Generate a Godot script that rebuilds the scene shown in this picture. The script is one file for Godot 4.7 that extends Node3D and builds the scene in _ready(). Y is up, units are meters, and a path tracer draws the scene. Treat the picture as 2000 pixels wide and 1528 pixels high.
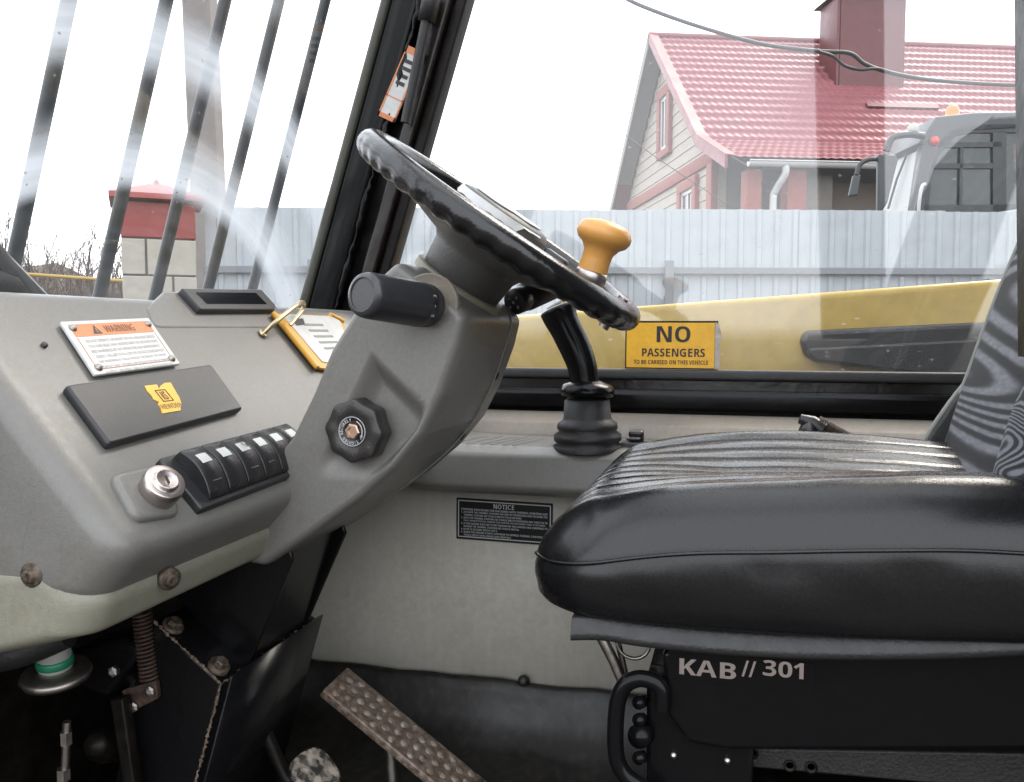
extends Node3D
# The inside of a loader cab seen through its open door. World axes: x runs to the rear of the cab, y up, z towards the open door.

var M := {}
var base_of := {}
var tex := {}
var bold_font: SystemFont
var plain_font: SystemFont


class Shape:
	var p := PackedVector3Array()
	var uv := PackedVector2Array()
	var g := PackedInt32Array()

	func tri(a: Vector3, b: Vector3, c: Vector3, s := 1, ua := Vector2.ZERO, ub := Vector2.ZERO, uc := Vector2.ZERO) -> void:
		if a.is_equal_approx(b) or b.is_equal_approx(c) or a.is_equal_approx(c):
			return
		p.append(a); p.append(b); p.append(c)
		uv.append(ua); uv.append(ub); uv.append(uc)
		g.append(s)

	func quad(a: Vector3, b: Vector3, c: Vector3, d: Vector3, s := -1) -> void:
		tri(a, b, c, s, Vector2(0, 0), Vector2(1, 0), Vector2(1, 1))
		tri(a, c, d, s, Vector2(0, 0), Vector2(1, 1), Vector2(0, 1))

	func loft(rings: Array, closed := true, cap_a := false, cap_b := false, s := 1, cap_s := -1) -> void:
		for i in rings.size() - 1:
			var a = rings[i]
			var b = rings[i + 1]
			var n: int = a.size()
			var va := float(i) / (rings.size() - 1)
			var vb := float(i + 1) / (rings.size() - 1)
			for k in (n if closed else n - 1):
				var q: int = (k + 1) % n
				var u0 := float(k) / n
				var u1 := float(k + 1) / n
				tri(a[k], a[q], b[q], s, Vector2(u0, va), Vector2(u1, va), Vector2(u1, vb))
				tri(a[k], b[q], b[k], s, Vector2(u0, va), Vector2(u1, vb), Vector2(u0, vb))
		if cap_a:
			cap(rings[0], cap_s, true)
		if cap_b:
			cap(rings[-1], cap_s, false)

	func cap(r, s := -1, flip := false) -> void:
		var c := Vector3.ZERO
		for v in r:
			c += v
		c /= r.size()
		var n := Vector3.ZERO
		for k in r.size():
			n += (r[k] - c).cross(r[(k + 1) % r.size()] - c)
		if n.length() < 1e-12:
			return
		n = n.normalized()
		var ax: Vector3 = n.cross(Vector3(0.31, 0.87, 0.38)).normalized()
		var ay: Vector3 = n.cross(ax)
		var flat := PackedVector2Array()
		for v in r:
			flat.append(Vector2((v - c).dot(ax), (v - c).dot(ay)))
		var t := Geometry2D.triangulate_polygon(flat)
		if t.size() < 3:
			for k in r.size():
				if flip:
					tri(c, r[k], r[(k + 1) % r.size()], s)
				else:
					tri(c, r[(k + 1) % r.size()], r[k], s)
		for k in range(0, t.size(), 3):
			if flip:
				tri(r[t[k]], r[t[k + 1]], r[t[k + 2]], s)
			else:
				tri(r[t[k]], r[t[k + 2]], r[t[k + 1]], s)

	# an outline in the plane of t (its x and y), pushed from depth w0 to w1 along t's z, with rounded edges
	func prism(outline, t: Transform3D, w0: float, w1: float, bevel := 0.0, steps := 2, side := 1) -> void:
		var rings := []
		var o := PackedVector2Array(outline)
		if bevel <= 0.0:
			rings = [lay(o, t, w0), lay(o, t, w1)]
			loft(rings, true, true, true, side, -1)
			return
		var sg := signf(w1 - w0)
		for k in steps + 1:
			var a := PI / 2 * k / steps
			rings.append(lay(inset(o, bevel * (1 - sin(a))), t, w0 + sg * bevel * (1 - cos(a))))
		for k in steps + 1:
			var a := PI / 2 * (1 - float(k) / steps)
			rings.append(lay(inset(o, bevel * (1 - sin(a))), t, w1 - sg * bevel * (1 - cos(a))))
		loft(rings, true, true, true, side, -1)

	func lay(o: PackedVector2Array, t: Transform3D, w: float) -> PackedVector3Array:
		var r := PackedVector3Array()
		for v in o:
			r.append(t * Vector3(v.x, v.y, w))
		return r

	func inset(o: PackedVector2Array, d: float) -> PackedVector2Array:
		if d == 0.0:
			return o
		var area := 0.0
		for k in o.size():
			area += o[k].cross(o[(k + 1) % o.size()])
		var s := signf(area)
		var r := PackedVector2Array()
		for k in o.size():
			var a := (o[k] - o[(k + o.size() - 1) % o.size()]).normalized()
			var b := (o[(k + 1) % o.size()] - o[k]).normalized()
			var na := Vector2(-a.y, a.x) * s
			var nb := Vector2(-b.y, b.x) * s
			var m := (na + nb).normalized()
			r.append(o[k] + m * d / maxf(m.dot(na), 0.35))
		return r

	static func resample(o, step: float) -> Array:
		var out := []
		for k in o.size():
			var a: Vector2 = o[k]
			var b: Vector2 = o[(k + 1) % o.size()]
			var n := maxi(1, int(ceil(a.distance_to(b) / step)))
			for i in n:
				out.append(a.lerp(b, float(i) / n))
		return out

	func box(c: Vector3, size: Vector3, bevel := 0.0, turn := Basis.IDENTITY) -> void:
		var h := size / 2
		var o := [Vector2(-h.x, -h.y), Vector2(h.x, -h.y), Vector2(h.x, h.y), Vector2(-h.x, h.y)]
		if bevel > 0.0:
			o = Shape.fillet(o, bevel, 2)
		prism(o, Transform3D(turn, c), -h.z, h.z, bevel, 2, 1 if bevel > 0.0 else -1)

	static func fillet(o, r: float, steps := 4) -> Array:
		var out := []
		for k in o.size():
			var c: Vector2 = o[k]
			var a: Vector2 = o[k - 1] - c
			var b: Vector2 = o[(k + 1) % o.size()] - c
			var ang := absf(a.angle_to(b))
			var d: float = minf(r / tan(ang / 2), minf(a.length(), b.length()) * 0.49)
			if absf(ang - PI) < 0.12:
				out.append(c)
				continue
			var p0 := c + a.normalized() * d
			var p1 := c + b.normalized() * d
			for i in steps + 1:
				var t := float(i) / steps
				out.append(p0.lerp(c, t).lerp(c.lerp(p1, t), t))
		return out

	static func smooth_path(pts, steps := 6) -> Array:
		var out := []
		for k in pts.size() - 1:
			var a = pts[maxi(k - 1, 0)]
			var d = pts[mini(k + 2, pts.size() - 1)]
			for i in steps:
				out.append(pts[k].cubic_interpolate(pts[k + 1], a, d, float(i) / steps))
		out.append(pts[-1])
		return out

	func tube(path, radius, sides := 12, caps := true, flat := 1.0) -> void:
		var rings := []
		var side := Vector3.ZERO
		for k in path.size():
			var along: Vector3 = (path[mini(k + 1, path.size() - 1)] - path[maxi(k - 1, 0)]).normalized()
			if k == 0:
				side = along.cross(Vector3(0.13, 0.35, 0.93)).normalized()
				if side.length() < 0.5:
					side = along.cross(Vector3.UP).normalized()
			side = (side - along * side.dot(along)).normalized()
			var other := along.cross(side)
			var r: float = radius if radius is float else radius[k]
			var ring := PackedVector3Array()
			for i in sides:
				var a := TAU * i / sides
				ring.append(path[k] + (side * cos(a) + other * sin(a) * flat) * r)
			rings.append(ring)
		loft(rings, true, caps, caps)

	# profile: Vector2(radius, height) along the axis
	func lathe(profile, at: Vector3, axis: Vector3, sides := 24, s := 1, caps := true) -> void:
		var up := axis.normalized()
		var sx := up.cross(Vector3(0.2, 0.1, 0.97)).normalized()
		if up.cross(Vector3(0.2, 0.1, 0.97)).length() < 0.1:
			sx = up.cross(Vector3.RIGHT).normalized()
		var sy := up.cross(sx)
		var rings := []
		for q in profile:
			var ring := PackedVector3Array()
			for i in sides:
				var a := TAU * i / sides
				ring.append(at + up * q.y + (sx * cos(a) + sy * sin(a)) * maxf(q.x, 0.0001))
			rings.append(ring)
		loft(rings, true, caps and profile[0].x > 0.0005, caps and profile[-1].x > 0.0005, s)

	# a flat board through four corners, thick along its normal
	func board(a: Vector3, b: Vector3, c: Vector3, d: Vector3, thick: Vector3, s := -1) -> void:
		loft([PackedVector3Array([a, b, c, d]), PackedVector3Array([a + thick, b + thick, c + thick, d + thick])], true, true, true, s)


func thing(called: String, label: String, category: String, at := Vector3.ZERO, group := "", turn := Basis.IDENTITY) -> Node3D:
	var o := Node3D.new()
	o.name = called
	add_child(o, true)
	o.transform = Transform3D(turn, at)
	o.set_meta("label", label)
	o.set_meta("category", category)
	if group:
		o.set_meta("group", group)
	base_of[o] = at if turn == Basis.IDENTITY else Vector3.ZERO
	return o


func part(called: String, s: Shape, m: Material, parent: Node3D, label := "") -> MeshInstance3D:
	var st := SurfaceTool.new()
	st.begin(Mesh.PRIMITIVE_TRIANGLES)
	var off: Vector3 = base_of[parent]
	for k in s.g.size():
		st.set_smooth_group(s.g[k] if s.g[k] >= 0 else 0xFFFFFFFF)
		for i in 3:
			st.set_uv(s.uv[k * 3 + i])
			st.add_vertex(s.p[k * 3 + i] - off)
	st.generate_normals()
	st.index()
	var o := MeshInstance3D.new()
	o.name = called
	o.mesh = st.commit()
	o.material_override = m
	parent.add_child(o, true)
	base_of[o] = off
	if label:
		o.set_meta("label", label)
	return o


func lone(called: String, s: Shape, m: Material, label: String, category: String, at := Vector3.ZERO, group := "") -> MeshInstance3D:
	base_of[self] = at
	var o := part(called, s, m, self, label)
	o.position = at
	o.set_meta("category", category)
	if group:
		o.set_meta("group", group)
	return o


func structure(called: String, s: Shape, m: Material) -> MeshInstance3D:
	base_of[self] = Vector3.ZERO
	var o := part(called, s, m, self)
	o.set_meta("kind", "structure")
	return o


# lettering fitted into a box of w by h round "at", running along "right"
func letters(text: String, at: Vector3, right: Vector3, up: Vector3, w: float, h: float, m: Material, parent: Node3D, font: Font = null, called := "lettering") -> MeshInstance3D:
	var t := TextMesh.new()
	t.text = text
	t.font = font if font else bold_font
	t.font_size = 32
	t.pixel_size = 0.01
	t.curve_step = 2.0
	t.depth = 0.0
	var box := t.get_aabb()
	var n := right.cross(up).normalized()
	var sx := w / maxf(box.size.x, 0.001)
	var sy := h / maxf(box.size.y, 0.001)
	var o := MeshInstance3D.new()
	o.name = called
	o.mesh = t
	o.material_override = m
	var b := Basis(right.normalized() * sx, up.normalized() * sy, n * minf(sx, sy))
	o.transform = Transform3D(b, at - base_of[parent] - b * box.get_center())
	parent.add_child(o, true)
	return o


func noise_image(freq: float, kind := FastNoiseLite.TYPE_SIMPLEX_SMOOTH, octaves := 4, size := 256, seed_ := 1) -> Image:
	var n := FastNoiseLite.new()
	n.noise_type = kind
	n.frequency = freq
	n.fractal_octaves = octaves
	n.seed = seed_
	if kind == FastNoiseLite.TYPE_CELLULAR:
		n.cellular_return_type = FastNoiseLite.RETURN_DISTANCE2_SUB
	return n.get_seamless_image(size, size)


func ramp_texture(img: Image, low: float, high: float, tint_low := Color.WHITE, tint_high := Color.WHITE, gamma := 1.0) -> ImageTexture:
	var w := img.get_width()
	var out := Image.create(w, w, false, Image.FORMAT_RGB8)
	for y in w:
		for x in w:
			var v := pow(img.get_pixel(x, y).r, gamma)
			out.set_pixel(x, y, tint_low.lerp(tint_high, v) * lerpf(low, high, v))
	return ImageTexture.create_from_image(out)


func overlay(m: StandardMaterial3D, t: Texture2D, how: int, per_metre: float) -> void:
	m.detail_enabled = true
	m.detail_albedo = t
	m.detail_blend_mode = how
	m.detail_uv_layer = BaseMaterial3D.DETAIL_UV_2
	m.uv2_triplanar = true
	m.uv2_scale = Vector3.ONE * per_metre


# wear with an outline of its own: smudges, specks and scratches; on dark things pale dust in their place
func grime_texture(pale: bool) -> ImageTexture:
	var w := 512
	var rng := RandomNumberGenerator.new()
	rng.seed = 77 if pale else 78
	var cloud := noise_image(0.011, FastNoiseLite.TYPE_SIMPLEX_SMOOTH, 6, w, 41)
	var blot := noise_image(0.02, FastNoiseLite.TYPE_SIMPLEX_SMOOTH, 5, w, 43)
	var img := Image.create(w, w, false, Image.FORMAT_RGBA8)
	for y in w:
		for x in w:
			var c := cloud.get_pixel(x, y).r
			var b := smoothstep(0.58, 0.72, blot.get_pixel(x, y).r)
			if pale:
				img.set_pixel(x, y, Color(0.46, 0.43, 0.39, clampf(0.004 + 0.02 * c * c + 0.02 * b * c, 0, 1)))
			else:
				var k := 0.965 + 0.035 * c - 0.022 * b
				img.set_pixel(x, y, Color(k, k * (0.997 - 0.004 * b), k * (0.99 - 0.012 * b), 1))
	for i in 900:
		var p := Vector2i(rng.randi_range(0, w - 1), rng.randi_range(0, w - 1))
		var k := rng.randf_range(0.72, 0.93)
		img.set_pixelv(p, Color(0.5, 0.47, 0.43, 0.12) if pale else Color(k, k, k * 0.97, 1))
	for i in 90:
		var a := Vector2(rng.randf() * w, rng.randf() * w)
		var d := Vector2.from_angle(rng.randf() * TAU)
		var bend := rng.randf_range(-0.02, 0.02)
		var k := rng.randf_range(0.90, 0.97)
		for q in rng.randi_range(8, 55):
			a += d
			d = d.rotated(bend)
			var p := Vector2i(posmod(int(a.x), w), posmod(int(a.y), w))
			img.set_pixelv(p, Color(0.55, 0.52, 0.48, 0.05) if pale else Color(k, k, k, 1))
	return ImageTexture.create_from_image(img)


func chipped_texture(img: Image) -> ImageTexture:
	var w := img.get_width()
	var out := Image.create(w, w, false, Image.FORMAT_RGB8)
	for y in w:
		for x in w:
			out.set_pixel(x, y, Color(0.12, 0.115, 0.11).lerp(Color(1, 0.97, 0.93), smoothstep(0.40, 0.60, img.get_pixel(x, y).r)))
	return ImageTexture.create_from_image(out)


func bump_texture(img: Image, strength: float) -> ImageTexture:
	var i := img.duplicate()
	i.convert(Image.FORMAT_RGB8)
	i.bump_map_to_normal_map(strength)
	return ImageTexture.create_from_image(i)


func mat(called: String, linear: Vector3, rough := 0.5, metal := 0.0, bump := "", bump_depth := 0.4, per_metre := 8.0, cloud := "cloud") -> StandardMaterial3D:
	var m := StandardMaterial3D.new()
	m.resource_name = called
	var base := linear * (1.0 if metal > 0.5 else 0.56)
	m.albedo_color = Color(base.x, base.y, base.z).linear_to_srgb()
	m.roughness = rough
	m.metallic = metal
	m.cull_mode = BaseMaterial3D.CULL_DISABLED
	m.uv1_triplanar = true
	m.uv1_scale = Vector3.ONE * per_metre
	if cloud:
		m.albedo_texture = tex[cloud]
		m.roughness_texture = tex["gloss"]
		m.roughness_texture_channel = BaseMaterial3D.TEXTURE_CHANNEL_RED
		m.roughness = minf(rough * 1.12, 1.0)
	if bump:
		m.normal_enabled = true
		m.normal_texture = tex[bump]
		m.normal_scale = bump_depth
	M[called] = m
	return m


func make_materials() -> void:
	bold_font = SystemFont.new()
	bold_font.font_names = PackedStringArray(["Droid Sans"])
	bold_font.font_weight = 700
	plain_font = SystemFont.new()
	plain_font.font_names = PackedStringArray(["Droid Sans"])
	var fine := noise_image(0.09, FastNoiseLite.TYPE_SIMPLEX_SMOOTH, 2, 256, 3)
	var wide := noise_image(0.012, FastNoiseLite.TYPE_SIMPLEX_SMOOTH, 5, 512, 5)
	var cells := noise_image(0.07, FastNoiseLite.TYPE_CELLULAR, 2, 256, 7)
	tex["grain"] = bump_texture(fine, 3.0)
	tex["leather"] = bump_texture(cells, 3.0)
	tex["dents"] = bump_texture(wide, 6.0)
	tex["cloud"] = ramp_texture(wide, 0.93, 1.0)
	tex["gloss"] = ramp_texture(noise_image(0.02, FastNoiseLite.TYPE_SIMPLEX_SMOOTH, 5, 256, 11), 0.72, 1.0)
	tex["worn"] = ramp_texture(wide, 0.55, 1.0, Color(0.75, 0.62, 0.5), Color.WHITE, 0.8)
	tex["dusty"] = ramp_texture(noise_image(0.03, FastNoiseLite.TYPE_SIMPLEX_SMOOTH, 6, 512, 13), 0.35, 1.0, Color(0.6, 0.55, 0.5), Color.WHITE, 1.5)
	tex["chipped"] = chipped_texture(noise_image(0.025, FastNoiseLite.TYPE_SIMPLEX_SMOOTH, 6, 256, 17))
	mat("grey_plastic", Vector3(0.285, 0.276, 0.258), 0.40, 0.0, "grain", 0.32, 26.0)
	mat("cream_trim", Vector3(0.40, 0.388, 0.305), 0.5, 0.0, "grain", 0.2, 16.0)
	mat("panel_grey", Vector3(0.86, 0.825, 0.735), 0.45, 0.0, "grain", 0.15, 10.0)
	mat("vinyl_tan", Vector3(0.38, 0.335, 0.28), 0.6, 0.0, "leather", 0.3, 14.0)
	mat("black_plastic", Vector3(0.022, 0.022, 0.024), 0.38, 0.0, "grain", 0.35, 14.0)
	mat("blank_plastic", Vector3(0.034, 0.035, 0.038), 0.42, 0.0, "grain", 0.2, 40.0)
	mat("knob_plastic", Vector3(0.045, 0.04, 0.038), 0.42, 0.0, "grain", 0.3, 14.0)
	mat("hand_plastic", Vector3(0.055, 0.055, 0.06), 0.33, 0.0, "grain", 0.2, 14.0)
	mat("rubber", Vector3(0.022, 0.021, 0.022), 0.55, 0.0, "grain", 0.3, 10.0)
	mat("black_paint", Vector3(0.008, 0.008, 0.009), 0.22, 0.0, "dents", 0.06, 6.0)
	mat("worn_black", Vector3(0.016, 0.014, 0.013), 0.45, 0.0, "dents", 0.25, 5.0, "worn")
	mat("post_brown", Vector3(0.028, 0.02, 0.018), 0.35, 0.0, "dents", 0.3, 5.0, "worn")
	mat("seal", Vector3(0.12, 0.12, 0.095), 0.55)
	mat("leather", Vector3(0.011, 0.011, 0.012), 0.27, 0.0, "leather", 0.16, 34.0)
	mat("wheel_rubber", Vector3(0.014, 0.014, 0.015), 0.24, 0.0, "grain", 0.15, 10.0)
	mat("wheel_grey", Vector3(0.15, 0.145, 0.14), 0.5, 0.0, "grain", 0.3, 10.0, "cloud")
	mat("yellow_knob", Vector3(1.15, 0.56, 0.14), 0.4, 0.0, "", 0.0, 6.0)
	mat("boom_yellow", Vector3(0.98, 0.68, 0.16), 0.25, 0.0, "dents", 0.05, 3.0)
	mat("sign_yellow", Vector3(1.5, 0.80, 0.04), 0.4)
	mat("manual_yellow", Vector3(1.15, 0.58, 0.05), 0.4)
	mat("white_plate", Vector3(1.05, 1.05, 1.04), 0.35)
	mat("white_tab", Vector3(1.0, 1.02, 0.94), 0.4)
	mat("orange_print", Vector3(1.1, 0.36, 0.12), 0.35)
	mat("red_line", Vector3(0.75, 0.25, 0.14), 0.4)
	mat("print_black", Vector3(0.025, 0.02, 0.02), 0.45, 0.0, "", 0.0, 8.0, "")
	mat("print_grey", Vector3(0.34, 0.33, 0.33), 0.45, 0.0, "", 0.0, 8.0, "")
	mat("print_white", Vector3(0.66, 0.67, 0.68), 0.45, 0.0, "", 0.0, 8.0, "")
	mat("plate_black", Vector3(0.018, 0.018, 0.019), 0.4)
	mat("bright_metal", Vector3(0.52, 0.46, 0.44), 0.38, 1.0, "grain", 0.1, 10.0)
	mat("dull_metal", Vector3(0.34, 0.31, 0.28), 0.42, 1.0, "dents", 0.3, 12.0)
	mat("tan_dirt", Vector3(0.42, 0.34, 0.26), 0.95, 0.0, "dents", 0.5, 20.0, "worn")
	mat("brass", Vector3(0.50, 0.41, 0.25), 0.35, 1.0)
	mat("copper_nut", Vector3(0.60, 0.42, 0.32), 0.35, 1.0)
	mat("rusty", Vector3(0.14, 0.085, 0.062), 0.75, 0.1, "dents", 0.5, 12.0, "worn")
	mat("mat_rubber", Vector3(0.075, 0.066, 0.058), 0.5, 0.0, "dents", 0.15, 3.0, "dusty")
	mat("pedal_metal", Vector3(0.62, 0.53, 0.47), 0.55, 0.35, "dents", 0.4, 14.0, "worn")
	mat("pedal_worn", Vector3(0.5, 0.46, 0.42), 0.65, 0.0, "dents", 0.3, 9.0, "chipped")
	mat("stud_metal", Vector3(0.95, 0.86, 0.78), 0.5, 0.3, "", 0.0, 14.0, "worn")
	mat("dusty_bolt", Vector3(0.20, 0.175, 0.15), 0.6, 0.6, "dents", 0.3, 20.0, "worn")
	mat("bottle_white", Vector3(0.55, 0.56, 0.52), 0.4)
	mat("green_band", Vector3(0.02, 0.32, 0.17), 0.45)
	mat("screen_dark", Vector3(0.006, 0.007, 0.010), 0.15, 0.0, "", 0.0, 8.0, "")
	mat("fence_sheet", Vector3(0.60, 0.645, 0.68), 0.4, 0.0, "dents", 0.05, 1.0)
	mat("fence_rail", Vector3(0.30, 0.32, 0.34), 0.5)
	mat("roof_red", Vector3(0.34, 0.06, 0.075), 0.5, 0.0, "", 0.0, 0.6)
	mat("chimney_red", Vector3(0.20, 0.028, 0.034), 0.4, 0.0, "dents", 0.1, 0.8)
	mat("brick_red", Vector3(0.46, 0.15, 0.12), 0.8, 0.0, "grain", 0.3, 2.0)
	mat("siding", Vector3(0.66, 0.59, 0.51), 0.75, 0.0, "grain", 0.3, 1.5)
	mat("soffit", Vector3(0.40, 0.37, 0.34), 0.7)
	mat("white_frame", Vector3(0.78, 0.78, 0.76), 0.45)
	mat("porch_timber", Vector3(0.30, 0.235, 0.19), 0.7)
	mat("house_wall", Vector3(0.30, 0.27, 0.24), 0.8, 0.0, "grain", 0.3, 1.0)
	mat("concrete", Vector3(0.62, 0.58, 0.49), 0.85, 0.0, "dents", 0.2, 1.5)
	mat("pole_concrete", Vector3(0.33, 0.30, 0.28), 0.85, 0.0, "dents", 0.3, 1.2)
	mat("block_red", Vector3(0.40, 0.055, 0.05), 0.6, 0.0, "dents", 0.2, 1.5)
	mat("cap_red", Vector3(0.50, 0.07, 0.055), 0.4)
	mat("twig", Vector3(0.16, 0.12, 0.095), 0.85)
	mat("hill_brown", Vector3(0.22, 0.18, 0.14), 0.95, 0.0, "dents", 0.5, 0.4, "worn")
	mat("ground_soil", Vector3(0.18, 0.163, 0.14), 0.95, 0.0, "dents", 0.5, 0.5, "worn")
	mat("pipe_yellow", Vector3(0.60, 0.38, 0.06), 0.5)
	mat("cable_black", Vector3(0.02, 0.02, 0.022), 0.5)
	mat("machine_dark", Vector3(0.02, 0.024, 0.026), 0.4)
	mat("machine_grey", Vector3(0.035, 0.042, 0.046), 0.4)
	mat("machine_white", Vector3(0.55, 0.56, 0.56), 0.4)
	mat("beacon_orange", Vector3(0.80, 0.30, 0.03), 0.25)
	mat("lamp_red", Vector3(0.70, 0.03, 0.025), 0.2)
	mat("lamp_clear", Vector3(0.6, 0.6, 0.55), 0.15)
	mat("piping", Vector3(0.38, 0.39, 0.35), 0.6)
	for n in ["black_paint", "worn_black", "plate_black"]:
		M[n].metallic_specular = 0.3
	M["leather"].metallic_specular = 0.45
	var grime := grime_texture(false)
	for n in ["grey_plastic", "cream_trim", "panel_grey", "boom_yellow", "yellow_knob", "wheel_grey", "siding", "chimney_red", "vinyl_tan", "white_plate", "sign_yellow", "hand_plastic"]:
		overlay(M[n], grime, BaseMaterial3D.BLEND_MODE_MUL, 0.35 if n in ["fence_sheet", "siding", "chimney_red"] else 2.0)
	var dust := grime_texture(true)
	for n in ["black_plastic", "blank_plastic", "rubber", "worn_black", "knob_plastic", "mat_rubber", "post_brown"]:
		overlay(M[n], dust, BaseMaterial3D.BLEND_MODE_MIX, 2.4)
	var glass := StandardMaterial3D.new()
	glass.resource_name = "glass"
	glass.transparency = BaseMaterial3D.TRANSPARENCY_ALPHA
	glass.albedo_color = Color(0.5, 0.53, 0.54, 0.004)
	glass.roughness = 0.02
	glass.cull_mode = BaseMaterial3D.CULL_DISABLED
	M["glass"] = glass
	var tinted: StandardMaterial3D = glass.duplicate()
	tinted.resource_name = "tinted_glass"
	tinted.albedo_color = Color(0.16, 0.2, 0.19, 0.55)
	M["tinted_glass"] = tinted
	M["film"] = film_material(true)
	M["dust"] = film_material(false)
	M["waves"] = wave_material()


# dust that the wipers left on the windscreen in arcs, and the thinner dust of the side window
func film_material(arcs: bool) -> StandardMaterial3D:
	var n := FastNoiseLite.new()
	n.seed = 21
	n.frequency = 0.02
	n.fractal_octaves = 5
	var w := 512
	var img := Image.create(w, w, false, Image.FORMAT_RGBA8)
	var rng := RandomNumberGenerator.new()
	rng.seed = 4
	for y in w:
		for x in w:
			var a := 0.40 + 1.02 * x / w
			var b := 0.98 - 1.04 * y / w
			var v := n.get_noise_2d(x, y) * 0.5 + 0.5
			var k := 0.02 + 0.022 * v
			if arcs:
				var r := Vector2(a - 0.972, b + 0.395).length()
				var streak := n.get_noise_2d(r * 3000.0, atan2(b + 0.395, a - 0.972) * 60.0) * 0.5 + 0.5
				k = 0.012 + 0.035 * streak
				k += 0.82 * smoothstep(0.520, 0.545, r) * (1.0 - smoothstep(0.555, 0.625, r)) * (0.65 + 0.35 * streak)
				k += 0.80 * smoothstep(0.655, 0.70, r) * (1.0 - smoothstep(0.715, 0.76, r)) * (0.6 + 0.4 * streak)
				k += 0.05 * (1.0 - smoothstep(0.0, 0.52, absf(r - 0.25))) * streak
				if a > 1.18:
					k += 0.25 * smoothstep(1.18, 1.32, a) * v * (1.0 - smoothstep(0.0, 0.28, b))
			img.set_pixel(x, y, Color(0.93, 0.95, 0.97, clampf(k, 0.0, 0.9)))
	for i in (400 if arcs else 500):
		var c := Vector2i(rng.randi_range(2, w - 6), rng.randi_range(2, w - 3))
		var s := rng.randi_range(0, 1)
		for q in s + 1:
			img.set_pixel(c.x + q, c.y - q / 2, Color(0.95, 0.95, 0.95, rng.randf_range(0.08, 0.35)))
	var m := StandardMaterial3D.new()
	m.resource_name = "dust_on_glass"
	m.transparency = BaseMaterial3D.TRANSPARENCY_ALPHA
	m.albedo_texture = ImageTexture.create_from_image(img)
	m.roughness = 0.9
	m.cull_mode = BaseMaterial3D.CULL_DISABLED
	m.backlight_enabled = true
	m.backlight = Color(0.9, 0.9, 0.9)
	return m


func wave_material() -> StandardMaterial3D:
	var w := 512
	var n := FastNoiseLite.new()
	n.seed = 8
	n.frequency = 0.006
	n.fractal_octaves = 1
	var fine := FastNoiseLite.new()
	fine.seed = 2
	fine.frequency = 0.35
	var img := Image.create(w, w, false, Image.FORMAT_RGB8)
	for y in w:
		for x in w:
			var u := float(x) / w
			var v := float(y) / w
			var f := v * 17.0 + u * 4.0 + sin(u * 16.0 + v * 5.0) * 1.2 + n.get_noise_2d(x * 0.8, y) * 4.0
			var s := sin(f * TAU)
			var k := smoothstep(-0.75, 0.75, s)
			var c := Color(0.13, 0.131, 0.138).lerp(Color(0.47, 0.475, 0.495), k)
			c *= 0.86 + 0.2 * (fine.get_noise_2d(x * 1.0, y * 0.4))
			img.set_pixel(x, y, c)
	var m := StandardMaterial3D.new()
	m.resource_name = "waved_cloth"
	m.albedo_texture = ImageTexture.create_from_image(img)
	m.roughness = 0.9
	m.cull_mode = BaseMaterial3D.CULL_DISABLED
	return m


func _ready() -> void:
	var cam := Camera3D.new()
	cam.name = "camera"
	cam.position = Vector3(0, 1.5, 0)
	cam.rotation_degrees = Vector3(-4, 15, 0)
	cam.fov = 49.33
	cam.near = 0.02
	cam.far = 400.0
	add_child(cam)
	var env := Environment.new()
	env.background_mode = Environment.BG_SKY
	env.tonemap_mode = Environment.TONE_MAPPER_LINEAR
	env.tonemap_exposure = 3.1
	env.sdfgi_enabled = true
	env.ssao_enabled = true
	env.ssil_enabled = true
	var sky := Sky.new()
	var air := ProceduralSkyMaterial.new()
	air.sky_top_color = Color(0.93, 0.95, 0.98)
	air.sky_horizon_color = Color(0.95, 0.96, 0.97)
	air.ground_horizon_color = Color(0.55, 0.52, 0.48)
	air.ground_bottom_color = Color(0.4, 0.37, 0.33)
	air.energy_multiplier = 1.15
	sky.sky_material = air
	env.sky = sky
	var around := WorldEnvironment.new()
	around.name = "overcast_air"
	around.environment = env
	add_child(around)
	var sun := DirectionalLight3D.new()
	sun.name = "sun"
	sun.light_energy = 0.35
	sun.light_angular_distance = 25.0
	sun.light_color = Color(1.0, 0.97, 0.93)
	sun.shadow_enabled = true
	sun.rotation_degrees = Vector3(-48, 150, 0)
	add_child(sun)
	make_materials()
	make_ground()
	make_cab()
	make_windows()
	make_side_wall()
	make_boom()
	make_fence()
	make_house()
	make_machine()
	make_gate_pillar()
	make_dashboard()
	make_column()
	make_wheel()
	make_seat()
	make_lever()
	make_pedals()
	make_underdash()
	make_shrubs()


const RIGHT := Vector3(0.9659, 0, -0.2588)
const AWAY := Vector3(-0.2588, 0, -0.9659)


# a frame that faces the yard, "far" metres away from the cab door
func yard(far: float) -> Transform3D:
	return Transform3D(Basis(RIGHT, Vector3.UP, -AWAY), AWAY * far)


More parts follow.
